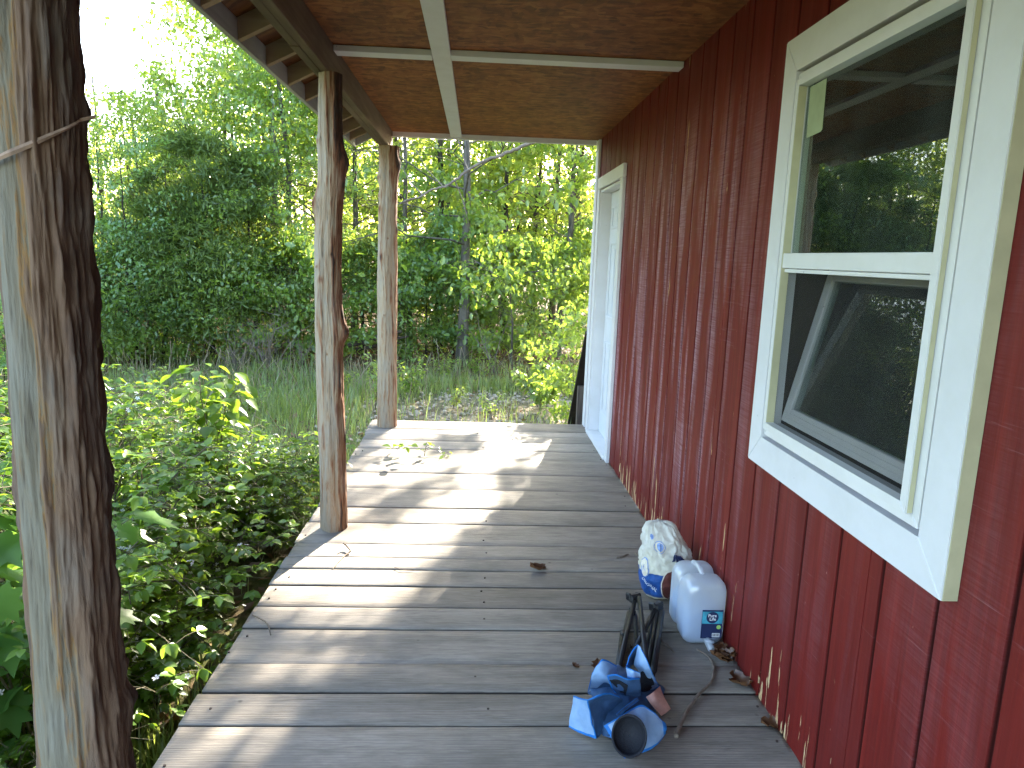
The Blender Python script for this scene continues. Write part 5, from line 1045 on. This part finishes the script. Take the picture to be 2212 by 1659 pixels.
# ------------------------------------------------------------------ brambles and plants by the porch
def bramble_proto(seed, Rr, H, ncane, nfl, lsz=.047):
    g = np.random.default_rng(seed); paths = []; pos, yaw, pit, rol, sc = [], [], [], [], []; fp = []
    for i in range(ncane):
        az = g.uniform(0, 6.28); L = g.uniform(.6, 1.15); reach = Rr * g.uniform(.3, 1.05); top = H * g.uniform(.55, 1.08); s = np.linspace(0, 1, 8); b0 = np.array([math.cos(az + 1) * .2 * Rr, math.sin(az + 1) * .2 * Rr, -.05])
        P = np.stack([b0[0] + math.cos(az) * reach * s ** 1.3, b0[1] + math.sin(az) * reach * s ** 1.3, top * np.sin(math.pi * (s * .62))/ math.sin(math.pi * .5)], -1); P[1:] += g.normal(0, .03, (7, 3)); paths.append((P, np.linspace(.0045, .0016, 8)))
        for f in np.linspace(.18, 1.0, 13):
            k = min(6, int(f * 7)); c = P[k] + (P[k + 1] - P[k]) * (f * 7 - k); a2 = g.uniform(0, 6.28); pl = g.uniform(.05, .13); e = c + np.array([math.cos(a2) * pl, math.sin(a2) * pl, g.uniform(.0, .05)]); paths.append((np.array([c, (c + e) / 2 + [0, 0, .008], e]), np.array([.0014, .0012, .001]))); z = lsz * g.uniform(.7, 1.35); tilt = g.normal(.2, .3)
            for da in ((0, -1.15, 1.15) if g.random() < .72 else (0, -.9, .9, 2.0, -2.0)):
                pos.append(e); yaw.append(a2 + da); pit.append(tilt + g.normal(0, .15)); rol.append(g.normal(0, .3)); sc.append(z * (1.15 if da == 0 else .9))
    for i in range(nfl):
        P = paths[g.integers(0, len(paths))][0]; c = P[-1] + np.array([0, 0, .03]); 
        for q in range(g.integers(2, 8)): fp.append(c + g.normal(0, .035, 3))
    wv, wf = tubes_np(paths, 4); n = len(pos); lv, lf = scatter(OVATE, np.array(pos), rotm(np.array(yaw), np.array(pit), np.array(rol)), np.array(sc)); fp = np.array(fp); n = len(fp)
    fv, ff = scatter(PETAL5, fp, rotm(g.uniform(0, 6.28, n), g.normal(0, .5, n), g.normal(.3, .5, n)), g.uniform(.010, .016, n))
    ms = []
    for nm, (v, f), mt in (("canes", (wv, [wf]), 'cane'), ("foliage", (lv, lf), 'leaf_bramble'), ("blossoms", (fv, ff), 'petal')):
        me = np_mesh(nm, v, f); me.materials.append(M[mt]); ms.append((nm, me))
    return ms
BP = [bramble_proto(201, .75, 1.0, 94, 26), bramble_proto(202, .65, .85, 84, 34), bramble_proto(203, .55, .6, 62, 20), bramble_proto(204, .8, 1.15, 98, 22)]
def bramble(i, x, y, s, label, rot, sz=1.0):
    r_ = thing("bramble_bush", label, "bush", (x, y, gz(x, y)), "flowering brambles beside the porch")
    for nm, me in BP[i]:
        o = bpy.data.objects.new(nm, me); col.objects.link(o); o.parent = r_
    r_.scale = (s, s, s * sz); r_.rotation_euler = (0, 0, rot)
for a_ in ((0, -1.75, 3.15, 1.0, "tall blossoming bramble right beside the nearest post", .3), (3, -2.35, 4.2, .95, "high bramble mound behind the blossoming ones, in front of the grass", 1.4), (1, -1.55, 4.25, .85, "bramble with white blossom clusters left of the middle post", 2.2),
           (2, -1.47, 3.35, .95, "low bramble in the shade below the middle post", 3.0), (1, -1.62, 2.45, .95, "bramble with pale lit leaves at the deck edge near the nearest post", 4.1), (2, -1.40, 5.0, .8, "small bramble at the deck edge behind the middle post", 5.2),
           (0, -2.55, 2.6, 1.0, "bramble partly hidden behind the nearest post", .9), (3, -3.0, 3.6, .9, "bramble mound in the strip left of the nearest post", 2.7), (2, -1.46, 1.85, .8, "dark low bramble at the bottom of the porch edge", 1.7),
           (1, -1.85, 1.75, .9, "bramble under the large lobed leaves", 3.9), (2, -1.9, 5.3, .75, "sparse bramble at the back of the thicket by the open grass", 4.6), (2, -1.34, 2.72, .7, "tiny bramble sprig hanging over the sunlit deck edge", 5.6), (2, -1.32, 4.3, .7, "shaded bramble pressed against the deck boards behind the middle post", .6), (1, -2.6, 1.5, .95, "bramble at the lower picture corner left of the nearest post", 2.0)):
    bramble(*a_)
def leafy_stem(name, label, cat, x, y, H, tmpl, nlv, lsz, mat, seed, spread=.25, nst=3, group=None, z=None, lean=(0, 0), pitch=.35):
    g = np.random.default_rng(seed); z0 = gz(x, y) - .03 if z is None else z; root = thing(name, label, cat, (x, y, z0), group); paths = []; pos, yaw, pit, rol, sc = [], [], [], [], []
    for k in range(nst):
        az = g.uniform(0, 6.28) + k * 2.1; s = np.linspace(0, 1, 8); h = H * g.uniform(.7, 1.0) if k else H
        P = np.stack([x + lean[0] * s + math.cos(az) * spread * s ** 1.4, y + lean[1] * s + math.sin(az) * spread * s ** 1.4, z0 + h * s], -1); P[1:] += g.normal(0, .012 * H, (7, 3)); paths.append((P, np.linspace(.006, .0018, 8) * (H / 1.0) ** .5))
        for i in range(nlv):
            f = g.uniform(.22, 1) ** .8; j = min(6, int(f * 7)); c = P[j] + (P[j + 1] - P[j]) * (f * 7 - j); a2 = i * 2.4 + g.uniform(-.5, .5); pl = lsz * g.uniform(.3, .9); e = c + np.array([math.cos(a2) * pl, math.sin(a2) * pl, pl * .45]); paths.append((np.array([c, (c + e) / 2, e]), np.array([.0016, .0014, .0011])))
            pos.append(e); yaw.append(a2 + g.normal(0, .3)); pit.append(g.normal(pitch, .3)); rol.append(g.normal(0, .25)); sc.append(lsz * g.uniform(.6, 1.2))
    wv, wf = tubes_np(paths, 5); np_obj("stem", wv, [wf], M['cane'], root, True); lv, lf = scatter(tmpl, np.array(pos), rotm(np.array(yaw), np.array(pit), np.array(rol)), np.array(sc)); np_obj("leaves", lv, lf, M[mat], root); return root
leafy_stem("bramble_shoot", "tall broad leaved bramble shoot standing above the thicket", "plant", -1.62, 4.3, 1.26, OVATE, 60, .105, 'leaf_bramble', 5, .17, 5)
leafy_stem("lobed_sapling", "sapling with big lobed leaves left of the nearest post", "sapling", -1.30, 2.05, 1.22, LOBED, 22, .125, 'leaf_lobed', 6, .22, 4)
leafy_stem("lobed_sapling", "lower lobed sapling at the bottom left corner below the bigger one", "sapling", -1.36, 1.75, .72, LOBED, 18, .11, 'leaf_lobed', 7, .2, 3)
leafy_stem("lobed_sapling", "small dark lobed plant between the nearest post and the deck edge", "sapling", -1.22, 2.0, .42, LOBED, 14, .075, 'leaf_lobed', 17, .14, 3)
leafy_stem("seedling", "pale feathery seedling growing beside the foot of the far post", "seedling", px2x(815, 8.6), 8.6, .72, LEAF, 70, .06, 'leaf_yel', 8, .2, 4, "seedlings in the clearing")
leafy_stem("seedling", "leafy seedling just right of the far post", "seedling", px2x(890, 9.6), 9.6, .66, LEAF, 60, .065, 'leaf_oak', 9, .2, 4, "seedlings in the clearing")
leafy_stem("seedling", "short seedling on the pale stony ground mid clearing", "seedling", px2x(985, 8.9), 8.9, .34, LEAF, 40, .05, 'leaf_yel', 10, .14, 3, "seedlings in the clearing")
leafy_stem("seedling", "seedling left of the stony patch in front of the shrub", "seedling", px2x(1075, 8.4), 8.4, .36, LEAF, 34, .05, 'leaf_oak', 11, .16, 3, "seedlings in the clearing")
leafy_stem("shrub", "rounded leafy shrub on the stony ground near the cabin corner", "shrub", px2x(1178, 8.9), 8.9, .62, OVATE, 75, .085, 'leaf_oak', 12, .34, 8)
for k, (px, Y, hh, lb) in enumerate(((745, 9.8, .5, "seedling in the grass between the middle and far posts"), (700, 11.0, .45, "pale weed at the wood edge behind the middle post"), (965, 11.2, .5, "weed at the wood edge below the dark straight trunk"), (1045, 11.4, .45, "weed at the wood edge right of the mossy oak"), (1150, 10.6, .5, "weed near the wood edge above the rounded shrub"), (545, 8.2, .5, "pale weed in the open grass behind the bramble shoot"), (330, 9.0, .55, "weed in the grass behind the nearest post"))):
    leafy_stem("seedling", lb, "seedling", px2x(px, Y), Y, hh, LEAF, 44, .06, ('leaf_yel', 'leaf_oak')[k % 2], 40 + k, .22, 4, "seedlings in the clearing")
leafy_stem("vine_sprig", "bright green vine sprig growing up through the sunlit far boards", "vine", -.615, 5.02, .10, OVATE, 6, .075, 'leaf_bramble', 13, .12, 2, "green sprigs on the far boards", -.01, (.02, 0), .1)
leafy_stem("vine_sprig", "smaller thin sprig standing upright right of the bright one", "vine", -.345, 5.05, .12, OVATE, 4, .05, 'leaf_bramble', 14, .03, 2, "green sprigs on the far boards", -.01, (0, 0), .2)
leafy_stem("vine_sprig", "tiny dark sprig farthest right of the three on the boards", "vine", -.195, 5.03, .05, OVATE, 3, .05, 'leaf_oak', 15, .04, 2, "green sprigs on the far boards", -.01, (0, 0), .1)
leafy_stem("vine_sprig", "yellow green sprig poking past the deck edge right of the middle post", "vine", -.93, 4.75, .62, OVATE, 10, .07, 'leaf_yel', 16, .08, 3)
# dead brush, fallen branch
def dead_brush(label, x, y, H, n, seed, name="dead_brush"):
    g = np.random.default_rng(seed); paths = []
    for i in range(n):
        az = g.uniform(0, 6.28); e = g.uniform(.15, .75); s = np.linspace(0, 1, 6); L = H * g.uniform(.5, 1.05); P = np.stack([x + math.cos(az) * L * e * s, y + math.sin(az) * L * e * s, gz(x, y) - .02 + L * s * (1 - .25 * e * s)], -1); P[1:] += g.normal(0, .02 * H, (5, 3)); paths.append((P, np.linspace(.009, .002, 6)))
        for q in range(4):
            k_ = g.integers(1, 5); a2 = g.uniform(0, 6.28); l2 = L * g.uniform(.15, .35); d = np.array([math.cos(a2), math.sin(a2), g.uniform(.1, 1)]); paths.append((np.array([P[k_], P[k_] + d * l2 * .5, P[k_] + d * l2 + g.normal(0, .03, 3)]), np.array([.004, .003, .0015])))
    v, f = tubes_np(paths, 4); b0 = np.array([x, y, gz(x, y)]); tag(np_obj(name, v, [f], M['twig'], None, True, org=b0), label, "brush", "dead brush in the clearing")
dead_brush("pale dead brush with bare grey stems at the wood edge left of the middle post", px2x(585, 11.3), 11.3, 1.15, 16, 3); dead_brush("low grey brush beside the taller dead stems", px2x(520, 11.4), 11.4, .8, 14, 4); dead_brush("few bare stalks standing under the cedars", px2x(655, 11.8), 11.8, .6, 8, 5)
dead_brush("bare grey twigs heaped at the deck edge behind the middle post", -1.2, 5.6, .35, 16, 6); dead_brush("thin bare sapling leaning near the cabin corner", px2x(1075, 12.0), 12.0, 1.4, 5, 8)
Pb = np.array([at(px, py, 1, 12.4) for px, py in ((752, 745), (790, 738), (830, 724), (868, 716))]); v, f = tubes_np([(crom(Pb, 20), np.linspace(.05, .03, 20)), (crom(Pb + [0.1, .15, -.10], 20), np.linspace(.035, .02, 20))], 7)
tag(np_obj("fallen_branch", v, [f], M['bark_dark'], None, True, org=Pb[1]), "dark fallen branch behind the gap between middle and far posts", "branch")

# ------------------------------------------------------------------ grass, litter, stones
def spots(n, x0, x1, y0, y1, g, f):
    x = g.uniform(x0, x1, n); y = g.uniform(y0, y1, n); k = g.random(n) < f(x, y); k &= ~((x > -.92) & (y < 6.25) & (x < 6)); return x[k], y[k]
def dens(x, y):
    nn = fbm(np.stack([x * .55, y * .55, x * 0], -1), 15, 3); st = np.clip(1 - (((x - .5) / 2.2) ** 2 + ((y - 8.6) / 1.9) ** 2), 0, 1)
    return np.clip((nn - .36) * 5, .05, 1) * (1 - .93 * np.clip(st * 2.2, 0, 1)) * np.where(y > 11.2, .35, 1) * np.where(y > 12.6, .3, 1)
g = np.random.default_rng(5); x, y = spots(110000, -10, 3.2, 2.2, 13.2, g, dens); n = len(x); p = np.stack([x, y, ground_z(x, y) - .01], -1)
BL = (np.array([(0, -.5, 0), (0, .5, 0), (.10, -.36, .55), (.10, .36, .55), (.42, 0, 1.0)]), [np.array([(0, 1, 3, 2)]), np.array([(2, 3, 4)])])
hgt = g.uniform(.08, .27, n) * (.55 + fbm(np.stack([x * .8, y * .8, x * 0], -1), 25, 3) * 1.0); wd = g.uniform(.006, .012, n); yw = g.uniform(0, 6.28, n)
tv = BL[0]; loc = np.stack([tv[None, :, 0] * hgt[:, None] * g.uniform(.4, 1.6, n)[:, None], tv[None, :, 1] * wd[:, None], tv[None, :, 2] * hgt[:, None]], -1); c, s = np.cos(yw)[:, None], np.sin(yw)[:, None]
Vg = np.stack([loc[..., 0] * c - loc[..., 1] * s, loc[..., 0] * s + loc[..., 1] * c, loc[..., 2]], -1) + p[:, None, :]; o_ = (np.arange(n) * 5)[:, None, None]
tag(np_obj("grass", Vg.reshape(-1, 3), [(f[None] + o_).reshape(-1, f.shape[1]) for f in BL[1]], M['grass']), "long thin grass filling the sunny clearing", "grass", kind="stuff")
x, y = spots(1500, -9, 2.5, 6.5, 12.4, g, lambda a, b: np.clip(dens(a, b) * .8, 0, 1)); n = len(x); hh = g.uniform(.25, .6, n); tp = [(np.array([[a, b, c_], [a + g.normal(0, .03), b + g.normal(0, .03), c_ + h_ * .5], [a + g.normal(0, .09), b + g.normal(0, .09), c_ + h_]]), np.array([.0032, .0028, .0045])) for a, b, c_, h_ in zip(x, y, ground_z(x, y), hh)]
v, f = tubes_np(tp, 3); tag(np_obj("dry_grass", v, [f], M['straw']), "dry straw coloured stalks among the green grass", "grass", kind="stuff")
def litter(n, x0, x1, y0, y1, s0, s1, mat, name, label, cat, fn, seed, tm=LEAF2, flat=.35):
    g = np.random.default_rng(seed); x, y = spots(n, x0, x1, y0, y1, g, fn); n = len(x); pos = np.stack([x, y, ground_z(x, y) + g.uniform(.004, .03, n)], -1)
    v, f = scatter(tm, pos, rotm(g.uniform(0, 6.28, n), g.normal(0, flat, n), g.normal(0, flat, n)), g.uniform(s0, s1, n)); tag(np_obj(name, v, f, M[mat]), label, cat, kind="stuff")
litter(26000, -12, 5, 1.0, 22, .05, .11, 'deadleaf', "leaf_litter", "brown fallen leaves covering the ground under trees and brambles", "leaf litter", lambda a, b: np.clip(np.where(b > 10.8, .9, .20) + np.where((a < -.9) & (a > -2.2) & (b < 6), .6, 0), 0, 1), 77)
ROCK = (np.array([(-.5, -.35, -.1), (.5, -.3, -.1), (.45, .4, -.1), (-.4, .35, -.1), (-.3, -.2, .28), (.3, -.15, .22), (.25, .22, .3), (-.22, .2, .25)]), [np.array([(4, 5, 6, 7), (0, 1, 5, 4), (1, 2, 6, 5), (2, 3, 7, 6), (3, 0, 4, 7)])])
litter(2600, -2.2, 3.0, 6.3, 11.0, .02, .065, 'chip', "gravel", "pale stone chips scattered over the bare ground past the deck", "gravel", lambda a, b: np.clip(1.15 - ((a - .5) / 2.3) ** 2 - ((b - 8.5) / 2.1) ** 2, .04, 1), 78, ROCK, .3)
